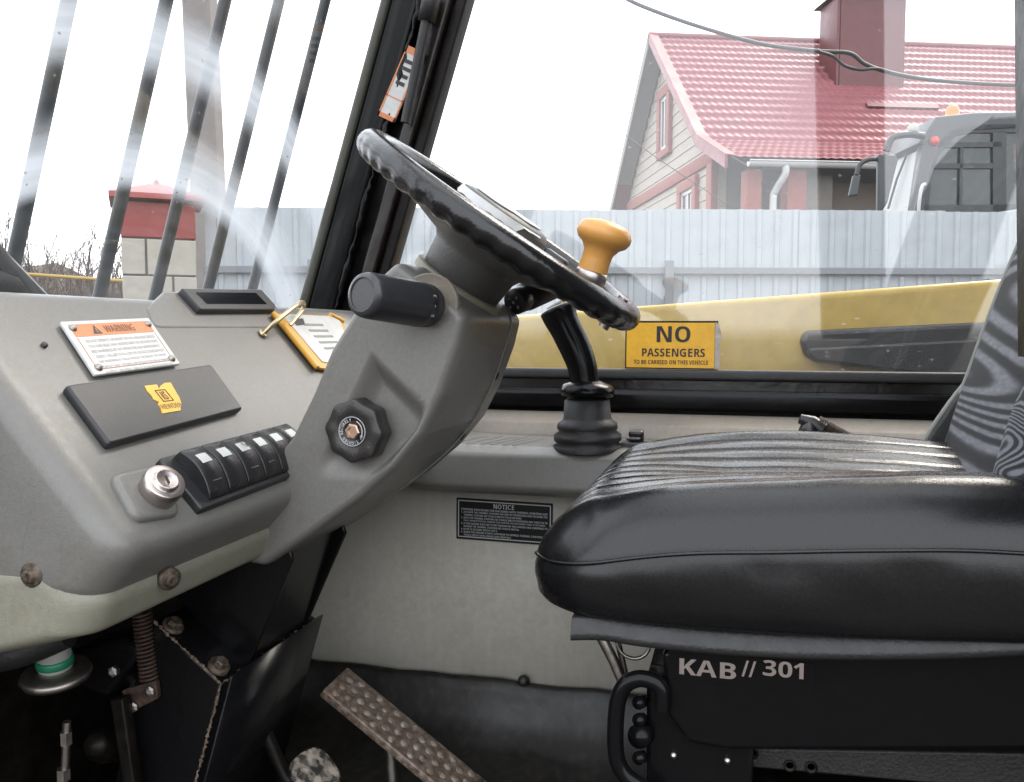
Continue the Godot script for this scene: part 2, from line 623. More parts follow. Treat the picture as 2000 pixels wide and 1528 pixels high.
func make_ground() -> void:
	var s := Shape.new()
	var rng := RandomNumberGenerator.new()
	rng.seed = 3
	for i in 24:
		for k in 24:
			var a := Vector3(-150 + i * 12.5, 0, -150 + k * 12.5)
			s.quad(a, a + Vector3(12.5, 0, 0), a + Vector3(12.5, 0, 12.5), a + Vector3(0, 0, 12.5), 1)
	structure("ground", s, M["ground_soil"])
	var b := Shape.new()
	var t := yard(26.0)
	var rows := []
	for k in 9:
		var row := PackedVector3Array()
		for i in 41:
			var u := -26.0 + i * 0.55
			var h: float = [0.0, 1.0, 2.2, 3.1, 3.55, 3.3, 2.2, 1.0, 0.0][k] * (1.0 + 0.05 * sin(u * 1.9) + 0.05 * sin(u * 0.7 + 1.0)) + rng.randf_range(-0.012, 0.012) * minf(k, 8 - k)
			row.append(t * Vector3(u, h, 1.5 - k * 1.2))
		rows.append(row)
	b.loft(rows, false)
	structure("bank", b, M["hill_brown"])


func make_fence() -> void:
	var a := Vector3(-3.6202, 0.0000, -5.2416)
	var b := Vector3(2.4721, 0.0000, -7.1329)
	var along := (b - a).normalized()
	var out := along.cross(Vector3.UP)
	var length := a.distance_to(b)
	var o := thing("metal_fence", "pale grey corrugated sheet fence across the yard behind the side window", "fence", a)
	var turn := Basis(along, Vector3.UP, -out)
	if turn.z.dot(AWAY) > 0:
		turn = Basis(along, Vector3.UP, out)
	var n := int(ceil(length / 1.05))
	var top := 2.365
	for k in n:
		var rings := [PackedVector3Array(), PackedVector3Array()]
		for i in 9:
			var x0 := k * 1.05 + i * 0.131
			if x0 > length:
				break
			for q in [[0.0, 0.0], [0.080, 0.0], [0.090, 0.014], [0.118, 0.014], [0.131, 0.0]]:
				if i == 8 and q[0] > 0.08:
					continue
				var w := turn * Vector3(minf(x0 + q[0], k * 1.05 + 1.066), 0, q[1] - 0.004 * (k % 2))
				rings[0].append(a + w + Vector3(0, 0.08, 0))
				rings[1].append(a + w + Vector3(0, top + 0.006 * sin(k * 2.3), 0))
		var s := Shape.new()
		s.loft(rings, false, false, false, -1)
		part("sheet", s, M["fence_sheet"], o)
	for h in [0.5, 1.93]:
		var r := Shape.new()
		r.box(a + turn * Vector3(length / 2, h, 0.045), Vector3(length, 0.05, 0.03), 0.004, turn)
		part("rail", r, M["fence_rail"], o)
	for k in 4:
		var p := Shape.new()
		p.box(a + turn * Vector3(0.75 + 2.5 * k, 1.0, 0.075), Vector3(0.06, 2.0, 0.03), 0.004, turn)
		part("post", p, M["fence_rail"], o)


func make_house() -> void:
	var turn := Basis(Vector3.UP, deg_to_rad(20.74))
	var o := thing("house", "house with pink-red metal tile roof and beige gable behind the fence", "house", Vector3(-0.519, 0, -16.425), "", turn)
	var ridge := Vector2(-3.37, 8.02)
	var kink := Vector2(0.12, 5.02)
	var eave := Vector2(1.66, 4.36)
	# pressed metal tile: waves across, a step at every course
	var rf := Shape.new()
	var rows := []
	var path := [ridge, kink, eave]
	var marks := []
	for seg in 2:
		var len_: float = path[seg].distance_to(path[seg + 1])
		var n := int(round(len_ / 0.31))
		var d: Vector2 = (path[seg + 1] - path[seg]) / len_
		var nor := Vector2(-d.y, d.x)
		if nor.y < 0:
			nor = -nor
		for c in n:
			for f in [[0.02, -0.016], [0.55, 0.004], [0.98, 0.024]]:
				marks.append([path[seg] + d * (len_ * (c + f[0]) / n) + nor * f[1], nor])
	rf.tube([Vector3(-0.4, 8.03, -3.37), Vector3(14.0, 8.03, -3.37)], 0.07, 10)
	var roof := part("roof", rf, M["roof_red"], o)
	for sheet in 16:
		rows = []
		for mk in marks:
			var row := PackedVector3Array()
			for i in 38:
				var x := -0.36 + (sheet * 36 + i) * 0.025
				var wv := 0.015 * (0.5 + 0.5 * cos(TAU * i / 6.0)) + (0.002 if i > 35 else 0.0)
				row.append(Vector3(x, mk[0].y + mk[1].y * wv, mk[0].x + mk[1].x * wv))
			rows.append(row)
		rf = Shape.new()
		rf.loft(rows, false)
		part("roof_sheet", rf, M["roof_red"], roof)
	var bk := Shape.new()
	bk.board(Vector3(-0.36, 8.0, -3.4), Vector3(14.0, 8.0, -3.4), Vector3(14.0, 4.7, -7.25), Vector3(-0.36, 4.7, -7.25), Vector3(0, -0.06, 0))
	part("back_slope", bk, M["roof_red"], roof)
	var vg := Shape.new()
	for seg in [[ridge, kink], [kink, eave]]:
		var p: Vector2 = seg[0]
		var q: Vector2 = seg[1]
		vg.board(Vector3(-0.4, p.y + 0.06, p.x), Vector3(-0.4, q.y + 0.06, q.x), Vector3(-0.4, q.y - 0.16, q.x), Vector3(-0.4, p.y - 0.16, p.x), Vector3(0.05, 0, 0))
		vg.board(Vector3(-0.4, p.y + 0.065, p.x), Vector3(-0.4, q.y + 0.065, q.x), Vector3(-0.2, q.y + 0.045, q.x), Vector3(-0.2, p.y + 0.045, p.x), Vector3(0, 0.012, 0))
	part("verge_board", vg, M["roof_red"], roof)
	var sf := Shape.new()
	sf.board(Vector3(-0.4, 7.9, -3.42), Vector3(-0.4, 4.75, -7.2), Vector3(0.0, 4.75, -7.2), Vector3(0.0, 7.9, -3.42), Vector3(0, -0.05, 0))
	sf.board(Vector3(-0.41, 8.05, -3.40), Vector3(-0.41, 4.78, -7.25), Vector3(-0.41, 4.5, -7.25), Vector3(-0.41, 7.75, -3.40), Vector3(0.03, 0, 0))
	part("soffit", sf, M["soffit"], roof)
	var sn := Shape.new()
	sn.box(Vector3(4.15, 5.98, -0.93), Vector3(1.5, 0.13, 0.06), 0.0, Basis(Vector3.RIGHT, -0.7))
	part("snow_guard", sn, M["chimney_red"], roof)
	# chimney
	var ch := Shape.new()
	ch.box(Vector3(3.88, 7.46, -2.12), Vector3(1.36, 2.02, 0.85), 0.01)
	var chim := part("chimney", ch, M["chimney_red"], o)
	var cc := Shape.new()
	cc.loft([PackedVector3Array([Vector3(3.05, 8.43, -1.55), Vector3(4.71, 8.43, -1.55), Vector3(4.71, 8.43, -2.7), Vector3(3.05, 8.43, -2.7)]),
		PackedVector3Array([Vector3(3.3, 8.6, -1.8), Vector3(4.46, 8.6, -1.8), Vector3(4.46, 8.6, -2.45), Vector3(3.3, 8.6, -2.45)])], true, true, true, -1)
	part("cap", cc, M["machine_dark"], chim)
	for dx in [-0.72, 0.7]:
		var fl := Shape.new()
		fl.box(Vector3(3.88 + dx, 7.4, -2.1), Vector3(0.06, 1.95, 0.8), 0.006)
		part("corner_strip", fl, M["chimney_red"], chim)
	# gable wall: a backing and one board for every row of siding
	var wl := Shape.new()
	var gable := PackedVector3Array([Vector3(0.03, 0, 0), Vector3(0.03, 5.0, 0), Vector3(0.03, 7.85, -3.37), Vector3(0.03, 5.0, -6.73), Vector3(0.03, 0, -6.73)])
	var gable_b := PackedVector3Array()
	for v in gable:
		gable_b.append(v + Vector3(0.2, 0, 0))
	wl.loft([gable, gable_b], true, true, true, -1)
	var wall := part("gable_wall", wl, M["siding"], o)
	for k in 22:
		var y0 := 2.6 + k * 0.235
		var y1 := y0 + 0.229
		var za := -0.02 - maxf(0.0, (y1 - 5.0) * 3.37 / 2.85)
		var zb := -6.71 + maxf(0.0, (y1 - 5.0) * 3.36 / 2.85)
		if za - zb < 0.2:
			break
		var sb := Shape.new()
		sb.board(Vector3(-0.014, y0, za), Vector3(0.0, y1, za), Vector3(0.0, y1, zb), Vector3(-0.014, y0, zb), Vector3(0.028, 0, 0))
		part("siding_board", sb, M["siding"], wall)
	var bd := Shape.new()
	bd.box(Vector3(-0.035, 4.74, -3.36), Vector3(0.06, 0.24, 6.72), 0.008)
	part("brick_band", bd, M["brick_red"], o)
	var cp := Shape.new()
	cp.box(Vector3(-0.01, 2.4, -0.13), Vector3(0.12, 4.45, 0.3), 0.008)
	part("corner_pilaster", cp, M["brick_red"], o)
	for wdw in [[-3.25, 6.1, 0.55, 1.15], [-1.48, 3.65, 0.8, 1.4]]:
		var z: float = wdw[0]
		var y: float = wdw[1]
		var w: float = wdw[2]
		var h: float = wdw[3]
		var sr := Shape.new()
		for e in [[0.0, h / 2 + 0.11, w + 0.44, 0.22], [0.0, -h / 2 - 0.08, w + 0.44, 0.16], [w / 2 + 0.11, 0.0, 0.22, h], [-w / 2 - 0.11, 0.0, 0.22, h]]:
			sr.box(Vector3(-0.05, y + e[1], z + e[0]), Vector3(0.1, e[3] - 0.004, e[2]), 0.006)
		var win := part("window", sr, M["brick_red"], o)
		var fr := Shape.new()
		for e in [[0.0, h / 2 - 0.04, w, 0.08], [0.0, -h / 2 + 0.04, w, 0.08], [w / 2 - 0.04, 0.0, 0.08, h - 0.17], [-w / 2 + 0.04, 0.0, 0.08, h - 0.17], [0.02, 0.0, 0.07, h - 0.17]]:
			fr.box(Vector3(-0.035, y + e[1], z + e[0]), Vector3(0.05, e[3], e[2]), 0.004)
		part("frame", fr, M["white_frame"], win)
		var pn := Shape.new()
		pn.box(Vector3(-0.03, y, z), Vector3(0.012, h - 0.1, w - 0.1))
		part("pane", pn, M["screen_dark"], win)
	# porch under the low slope
	var fw := Shape.new()
	fw.box(Vector3(7.0, 2.45, -0.12), Vector3(13.7, 4.9, 0.2))
	part("porch_wall", fw, M["house_wall"], o)
	var pc := Shape.new()
	pc.board(Vector3(0.05, 4.9, 0.0), Vector3(14, 4.9, 0.0), Vector3(14, 4.3, 1.5), Vector3(0.05, 4.3, 1.5), Vector3(0, -0.04, 0))
	part("porch_ceiling", pc, M["porch_timber"], o)
	for c in [[0.2, 0.26], [0.95, 0.34], [4.2, 0.3], [7.5, 0.3]]:
		var col := Shape.new()
		col.box(Vector3(c[0], 2.12, 1.3), Vector3(c[1], 4.22, 0.3), 0.01)
		part("porch_column", col, M["brick_red"], o)
	var sc := Shape.new()
	sc.box(Vector3(1.42, 2.1, 1.12), Vector3(0.58, 4.2, 0.1))
	part("porch_screen", sc, M["house_wall"], o)
	var dk := Shape.new()
	dk.box(Vector3(3.6, 2.1, 0.5), Vector3(3.7, 4.2, 0.06))
	part("porch_boards", dk, M["porch_timber"], o)
	var gt := Shape.new()
	var gr := []
	for x in [-0.02, 14.0]:
		var ring := PackedVector3Array()
		for i in 11:
			var a := PI * i / 10.0
			ring.append(Vector3(x, 4.30 - 0.085 * sin(a), 1.72 + 0.075 * cos(a)))
		for i in 11:
			var a := PI * (10 - i) / 10.0
			ring.append(Vector3(x, 4.312 - 0.075 * sin(a), 1.72 + 0.065 * cos(a)))
		gr.append(ring)
	gt.loft(gr, true, true, true)
	gt.tube([Vector3(-0.02, 4.31, 1.797), Vector3(14, 4.31, 1.797)], 0.014, 8)
	part("gutter", gt, M["white_frame"], o)
	var dp := Shape.new()
	dp.tube(Shape.smooth_path([Vector3(0.62, 4.25, 1.72), Vector3(0.62, 4.1, 1.7), Vector3(0.52, 3.85, 1.55), Vector3(0.5, 3.6, 1.52), Vector3(0.5, 2.0, 1.52), Vector3(0.5, 0.05, 1.52)], 5), 0.06, 12)
	part("downpipe", dp, M["white_frame"], o)
	# service cables from the pole line to the house and past it
	for c in [["overhead_cable", "thick black cable sagging across the red roof and chimney", [Vector3(-1.5141, 5.6980, -10.9823), Vector3(-1.2959, 5.5857, -11.0408), Vector3(-0.7971, 5.3983, -11.1745), Vector3(-0.2350, 5.2229, -11.3251), Vector3(0.2650, 5.0974, -11.4591), Vector3(0.8893, 5.0220, -11.6263), Vector3(1.2636, 4.9968, -11.7266), Vector3(1.4541, 4.8646, -11.7777), Vector3(1.7690, 4.7574, -11.8620), Vector3(2.3336, 4.6627, -12.0133), Vector3(3.3346, 4.6059, -12.2815), Vector3(4.3318, 4.6438, -12.5487)], 0.026],
			["overhead_cable", "short loop of black cable below the thick one at the chimney", [Vector3(0.8854, 4.9997, -11.5735), Vector3(1.0604, 4.9433, -11.6204), Vector3(1.1998, 4.8305, -11.6578), Vector3(1.3874, 4.7803, -11.7080), Vector3(1.5857, 4.7929, -11.7612), Vector3(1.7608, 4.7489, -11.8081)], 0.02],
			["overhead_cable", "thin cable slanting down across the beige gable", [Vector3(-2.0205, 4.3005, -9.8114), Vector3(-1.2770, 3.7233, -10.0106), Vector3(-0.7015, 3.3164, -10.1648), Vector3(-0.3434, 3.0829, -10.2608), Vector3(-0.1810, 2.9658, -10.3043)], 0.005]]:
		var cs := Shape.new()
		cs.tube(Shape.smooth_path(c[2], 5), c[3], 8)
		lone(c[0], cs, M["cable_black"], c[1], "cable", c[2][0])


func make_machine() -> void:
	var t := yard(9.0)
	var o := thing("parked_machine", "dark grey machine cab with orange beacon parked behind the fence", "machine", t * Vector3(4.3, 0, 0), "", Basis(RIGHT, Vector3.UP, -AWAY))
	t = Transform3D(Basis.IDENTITY, Vector3(-4.3, 0, 0))
	var s := Shape.new()
	s.prism(Shape.fillet([Vector2(4.2138, 3.4488), Vector2(4.3904, 3.7197), Vector2(4.7706, 3.7613), Vector2(5.7240, 3.7769), Vector2(5.7309, 3.6261), Vector2(4.7496, 3.6156), Vector2(4.5657, 3.5636), Vector2(4.4013, 3.4070), Vector2(4.2845, 3.4018)], 0.02), t, -0.95, 0.02, 0.02)
	part("cab_roof", s, M["machine_grey"], o)
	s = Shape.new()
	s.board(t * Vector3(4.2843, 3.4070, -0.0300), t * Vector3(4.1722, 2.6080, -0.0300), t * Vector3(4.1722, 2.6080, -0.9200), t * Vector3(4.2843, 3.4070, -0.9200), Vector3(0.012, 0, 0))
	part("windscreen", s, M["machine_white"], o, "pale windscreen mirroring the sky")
	s = Shape.new()
	s.tube([t * Vector3(4.2653, 3.4160, -0.3500), t * Vector3(4.2079, 3.1614, -0.4500), t * Vector3(4.1663, 2.8551, -0.5500)], 0.014, 8)
	part("wiper", s, M["machine_dark"], o)
	s = Shape.new()
	s.prism([Vector2(4.2517, 3.4279), Vector2(4.4113, 3.4227), Vector2(4.3255, 3.1348), Vector2(4.2846, 2.6080), Vector2(4.1508, 2.6080)], t, -0.1, 0.03, 0.01)
	part("front_pillar", s, M["machine_grey"], o)
	var fr := [Vector2(4.4014, 3.4018), Vector2(4.5767, 3.5531), Vector2(4.7657, 3.6104), Vector2(5.7311, 3.6209), Vector2(5.7770, 2.6080), Vector2(4.2792, 2.6080), Vector2(4.3255, 3.1348)]
	s = Shape.new()
	s.prism(fr, t, -0.94, -0.90)
	s.prism([Vector2(4.5345, 2.9509), Vector2(5.1213, 2.9509), Vector2(5.1351, 2.6080), Vector2(4.5467, 2.6080)], t, -0.75, -0.45, 0.03)
	part("far_frame", s, M["machine_dark"], o)
	s = Shape.new()
	for q in [[Vector2(4.4014, 3.4018), Vector2(4.5767, 3.5531), Vector2(4.6302, 3.5427), Vector2(4.4460, 3.3443), Vector2(4.3690, 3.1086), Vector2(4.3434, 2.6080), Vector2(4.2792, 2.6080), Vector2(4.3255, 3.1348)], [Vector2(4.5767, 3.5531), Vector2(4.7657, 3.6104), Vector2(5.7311, 3.6209), Vector2(5.7337, 3.5636), Vector2(4.7783, 3.5583), Vector2(4.6306, 3.5323)], [Vector2(4.4313, 3.4593), Vector2(5.0900, 3.4645), Vector2(5.0921, 3.4123), Vector2(4.4225, 3.4070)], [Vector2(4.9900, 3.5740), Vector2(5.1280, 3.5740), Vector2(5.1672, 2.6080), Vector2(5.0281, 2.6080)], [Vector2(4.2990, 2.8140), Vector2(5.7669, 2.8298), Vector2(5.7770, 2.6080), Vector2(4.2792, 2.6080)], [Vector2(4.6564, 3.4070), Vector2(4.6883, 3.4070), Vector2(4.6997, 2.8087), Vector2(4.6677, 2.8087)], [Vector2(4.3750, 3.2449), Vector2(5.0136, 3.2449), Vector2(5.0157, 3.1925), Vector2(4.3661, 3.1925)]]:
		s.prism(q, t, -0.05, 0.0)
	part("door_frame", s, M["machine_dark"], o)
	s = Shape.new()
	s.prism(fr, t, -0.034, -0.028)
	part("door_glass", s, M["tinted_glass"], o)
	s = Shape.new()
	s.prism(Shape.fillet([Vector2(4.7042, 2.6873), Vector2(5.3417, 2.7823), Vector2(5.7683, 2.7981), Vector2(5.7962, 2.1834), Vector2(4.7228, 2.1834)], 0.02), t, -0.9, 0.06, 0.02)
	part("body_panel", s, M["machine_white"], o)
	s = Shape.new()
	s.lathe([Vector2(0.085, 0.0), Vector2(0.085, 0.02), Vector2(0.075, 0.025), Vector2(0.072, 0.1), Vector2(0.06, 0.155), Vector2(0.03, 0.172), Vector2(0.0, 0.175)], t * Vector3(4.7651, 3.7665, -0.4000), Vector3.UP, 20)
	part("beacon", s, M["beacon_orange"], o)
	s = Shape.new()
	s.lathe([Vector2(0.05, 0), Vector2(0.05, 0.03), Vector2(0.04, 0.045), Vector2(0, 0.05)], t * Vector3(4.3674, 3.4645, 0.0200), Vector3(0.25, 0, 1), 16)
	part("marker_lamp", s, M["lamp_red"], o)
	s = Shape.new()
	s.lathe([Vector2(0.02, 0), Vector2(0.06, 0.05), Vector2(0.055, 0.06), Vector2(0, 0.062)], t * Vector3(4.1511, 3.5792, 0.0200), Vector3(-0.5, -0.1, 1), 16)
	part("work_lamp", s, M["lamp_clear"], o)
	s = Shape.new()
	s.tube(Shape.smooth_path([t * Vector3(4.2489, 3.5114, 0.0500), t * Vector3(4.0629, 3.5166, 0.1000), t * Vector3(3.8942, 3.4749, 0.1200), t * Vector3(3.8397, 3.3443, 0.1200)], 5), 0.035, 10)
	s.tube(Shape.smooth_path([t * Vector3(3.7569, 3.2658, 0.1000), t * Vector3(3.6613, 3.2606, 0.1000), t * Vector3(3.5776, 3.2082, 0.1000), t * Vector3(3.5485, 3.1086, 0.1000)], 5), 0.025, 10)
	part("mirror_arm", s, M["machine_dark"], o)
	s = Shape.new()
	s.prism(Shape.fillet([Vector2(3.7449, 3.3129), Vector2(3.9261, 3.3025), Vector2(3.9490, 3.2501), Vector2(3.8556, 2.8192), Vector2(3.7588, 2.6609)], 0.03), t, 0.08, 0.16, 0.02)
	part("mirror", s, M["machine_grey"], o)
	s = Shape.new()
	s.prism(Shape.fillet([Vector2(3.5113, 3.1033), Vector2(3.5911, 3.1086), Vector2(3.5650, 2.8983), Vector2(3.4694, 2.8825)], 0.02), t, 0.06, 0.12, 0.015)
	part("mirror", s, M["machine_grey"], o)
	s = Shape.new()
	s.tube(Shape.smooth_path([t * Vector3(4.1883, 2.6080, 0.1000), t * Vector3(4.2063, 2.8719, 0.1000), t * Vector3(4.2238, 2.9877, 0.1000), t * Vector3(4.2654, 3.0193, 0.0800)], 5), 0.018, 8)
	part("grab_rail", s, M["white_frame"], o)
	s = Shape.new()
	s.box(t * Vector3(4.9, 0.65, -0.45), Vector3(2.6, 1.1, 1.1), 0.05)
	part("chassis", s, M["machine_dark"], o)


func make_gate_pillar() -> void:
	var t := yard(6.0)
	var at := t * Vector3(-2.47, 0, 0)
	var o := thing("gate_pillar", "square gate pillar of concrete blocks with red top course and red cap", "pillar", at, "", Basis(RIGHT, Vector3.UP, -AWAY) * Basis(Vector3.UP, deg_to_rad(24)))
	var core := Shape.new()
	core.box(Vector3(0, 1.15, 0), Vector3(0.42, 2.3, 0.42))
	part("mortar_core", core, M["pole_concrete"], o)
	for row in 9:
		var red := row == 8
		var y := 0.27 + row * 0.247
		for f in 4:
			var b := Basis(Vector3.UP, f * PI / 2)
			for k in 2:
				var s := Shape.new()
				var w := 0.31 if (row + k) % 2 == 0 else 0.145
				var x0 := -0.233 if k == 0 else (-0.233 + (0.31 if row % 2 == 0 else 0.145) + 0.011)
				s.box(b * Vector3(x0 + w / 2, y, 0.212), Vector3(w - 0.003, 0.237, 0.042 if f % 2 else 0.04), 0.006, b)
				part("block", s, M["block_red"] if red else M["concrete"], o)
	var c := Shape.new()
	c.loft([PackedVector3Array([Vector3(-0.3, 2.38, -0.3), Vector3(0.3, 2.38, -0.3), Vector3(0.3, 2.38, 0.3), Vector3(-0.3, 2.38, 0.3)]),
		PackedVector3Array([Vector3(-0.3, 2.415, -0.3), Vector3(0.3, 2.415, -0.3), Vector3(0.3, 2.415, 0.3), Vector3(-0.3, 2.415, 0.3)]),
		PackedVector3Array([Vector3(-0.01, 2.53, -0.01), Vector3(0.01, 2.53, -0.01), Vector3(0.01, 2.53, 0.01), Vector3(-0.01, 2.53, 0.01)])], true, true, true, -1)
	var cap := part("cap", c, M["cap_red"], o)
	c = Shape.new()
	c.lathe([Vector2(0.016, -0.02), Vector2(0.02, 0.01), Vector2(0.0, 0.03)], Vector3(0, 2.53, 0), Vector3.UP, 10)
	part("finial", c, M["cap_red"], cap)
	var p := Shape.new()
	var foot := yard(7.6) * Vector3(-2.66, 0, 0)
	p.loft([ring_at(foot, 0.13, 0.0), ring_at(foot, 0.125, 2.0), ring_at(foot + RIGHT * -0.09, 0.115, 6.5), ring_at(foot + RIGHT * -0.1, 0.12, 8.5)], true, true, true, -1)
	lone("utility_pole", p, M["pole_concrete"], "tall grey concrete utility pole rising behind the gate pillar", "pole", foot)
	var g := Shape.new()
	var gy := yard(9.5)
	g.tube([gy * Vector3(-6.6, 2.22, 0), gy * Vector3(-4.35, 2.06, 0), gy * Vector3(-3.3, 2.0, 0)], 0.02, 10)
	lone("gas_pipe", g, M["pipe_yellow"], "yellow gas pipe running left of the gate pillar", "pipe", gy * Vector3(-5.1, 0, 0))


func ring_at(c: Vector3, half: float, y: float) -> PackedVector3Array:
	var r := PackedVector3Array()
	for q in [Vector2(-1, -0.8), Vector2(-0.8, -1), Vector2(0.8, -1), Vector2(1, -0.8), Vector2(1, 0.8), Vector2(0.8, 1), Vector2(-0.8, 1), Vector2(-1, 0.8)]:
		r.append(c + RIGHT * q.x * half - AWAY * q.y * half + Vector3(0, y, 0))
	return r


func make_shrubs() -> void:
	var rng := RandomNumberGenerator.new()
	rng.seed = 31
	var spots := [[-11.4, 18.0, 2.1, "bare shrub at the far left edge of the windscreen"], [-9.7, 17.0, 1.8, "tallest bare shrub behind the leftmost guard bar"], [-8.7, 16.5, 1.5, "bare shrub with fanned twigs right of the leftmost guard bar"], [-8.0, 17.5, 1.4, "low bare shrub between the first two guard bars"], [-7.2, 16.0, 1.3, "bare shrub just left of the gate pillar"]]
	for q in spots:
		var at: Vector3 = yard(q[1]) * Vector3(q[0], 0, 0)
		var o := thing("bare_shrub", q[3], "shrub", at, "bare shrubs on the bank")
		var s := Shape.new()
		var tw := Shape.new()
		for k in 42:
			var a := rng.randf() * TAU
			var lean := rng.randf_range(0.08, 0.85)
			var dir := Vector3(cos(a) * lean, 1, sin(a) * lean).normalized()
			var h: float = 1.9 + q[2] * rng.randf_range(0.6, 1.15)
			var foot := at + Vector3(cos(a), 0, sin(a)) * rng.randf_range(0.05, 0.8)
			var mid := foot + dir * h * 0.5 + Vector3(rng.randf_range(-0.1, 0.1), 0, rng.randf_range(-0.1, 0.1))
			var tip := foot + dir * h
			s.tube([foot, mid, tip], [0.022, 0.014, 0.004], 4, false)
			for j in 9:
				var f := rng.randf_range(0.3, 0.97)
				var st := foot.lerp(mid, f * 2.0) if f < 0.5 else mid.lerp(tip, f * 2.0 - 1.0)
				var d2 := (dir + Vector3(rng.randf_range(-0.9, 0.9), rng.randf_range(-0.1, 0.6), rng.randf_range(-0.9, 0.9))).normalized()
				var l := rng.randf_range(0.25, 0.6)
				var e := st + d2 * l
				tw.tube([st, st + d2 * l * 0.5 + Vector3(0, 0.03, 0), e], [0.008, 0.006, 0.003], 3, false)
				for m in 2:
					var d3 := (d2 + Vector3(rng.randf_range(-0.8, 0.8), rng.randf_range(-0.2, 0.7), rng.randf_range(-0.8, 0.8))).normalized()
					var s3 := st.lerp(e, rng.randf_range(0.4, 0.95))
					tw.tube([s3, s3 + d3 * rng.randf_range(0.12, 0.3)], [0.005, 0.0025], 3, false)
		part("stems", s, M["twig"], o)
		part("twigs", tw, M["twig"], o)


func sweep(s: Shape, outline: Array, a: Vector3, b: Vector3, side := 1) -> void:
	var r0 := PackedVector3Array()
	var r1 := PackedVector3Array()
	for q in outline:
		r0.append(a + Vector3(q.x, 0, q.y))
		r1.append(b + Vector3(q.x, 0, q.y))
	s.loft([r0, r1], true, true, true, side)


func rect(x0: float, y0: float, x1: float, y1: float, r := 0.0) -> Array:
	var o := [Vector2(x0, y0), Vector2(x1, y0), Vector2(x1, y1), Vector2(x0, y1)]
	return Shape.fillet(o, r, 3) if r > 0.0 else o


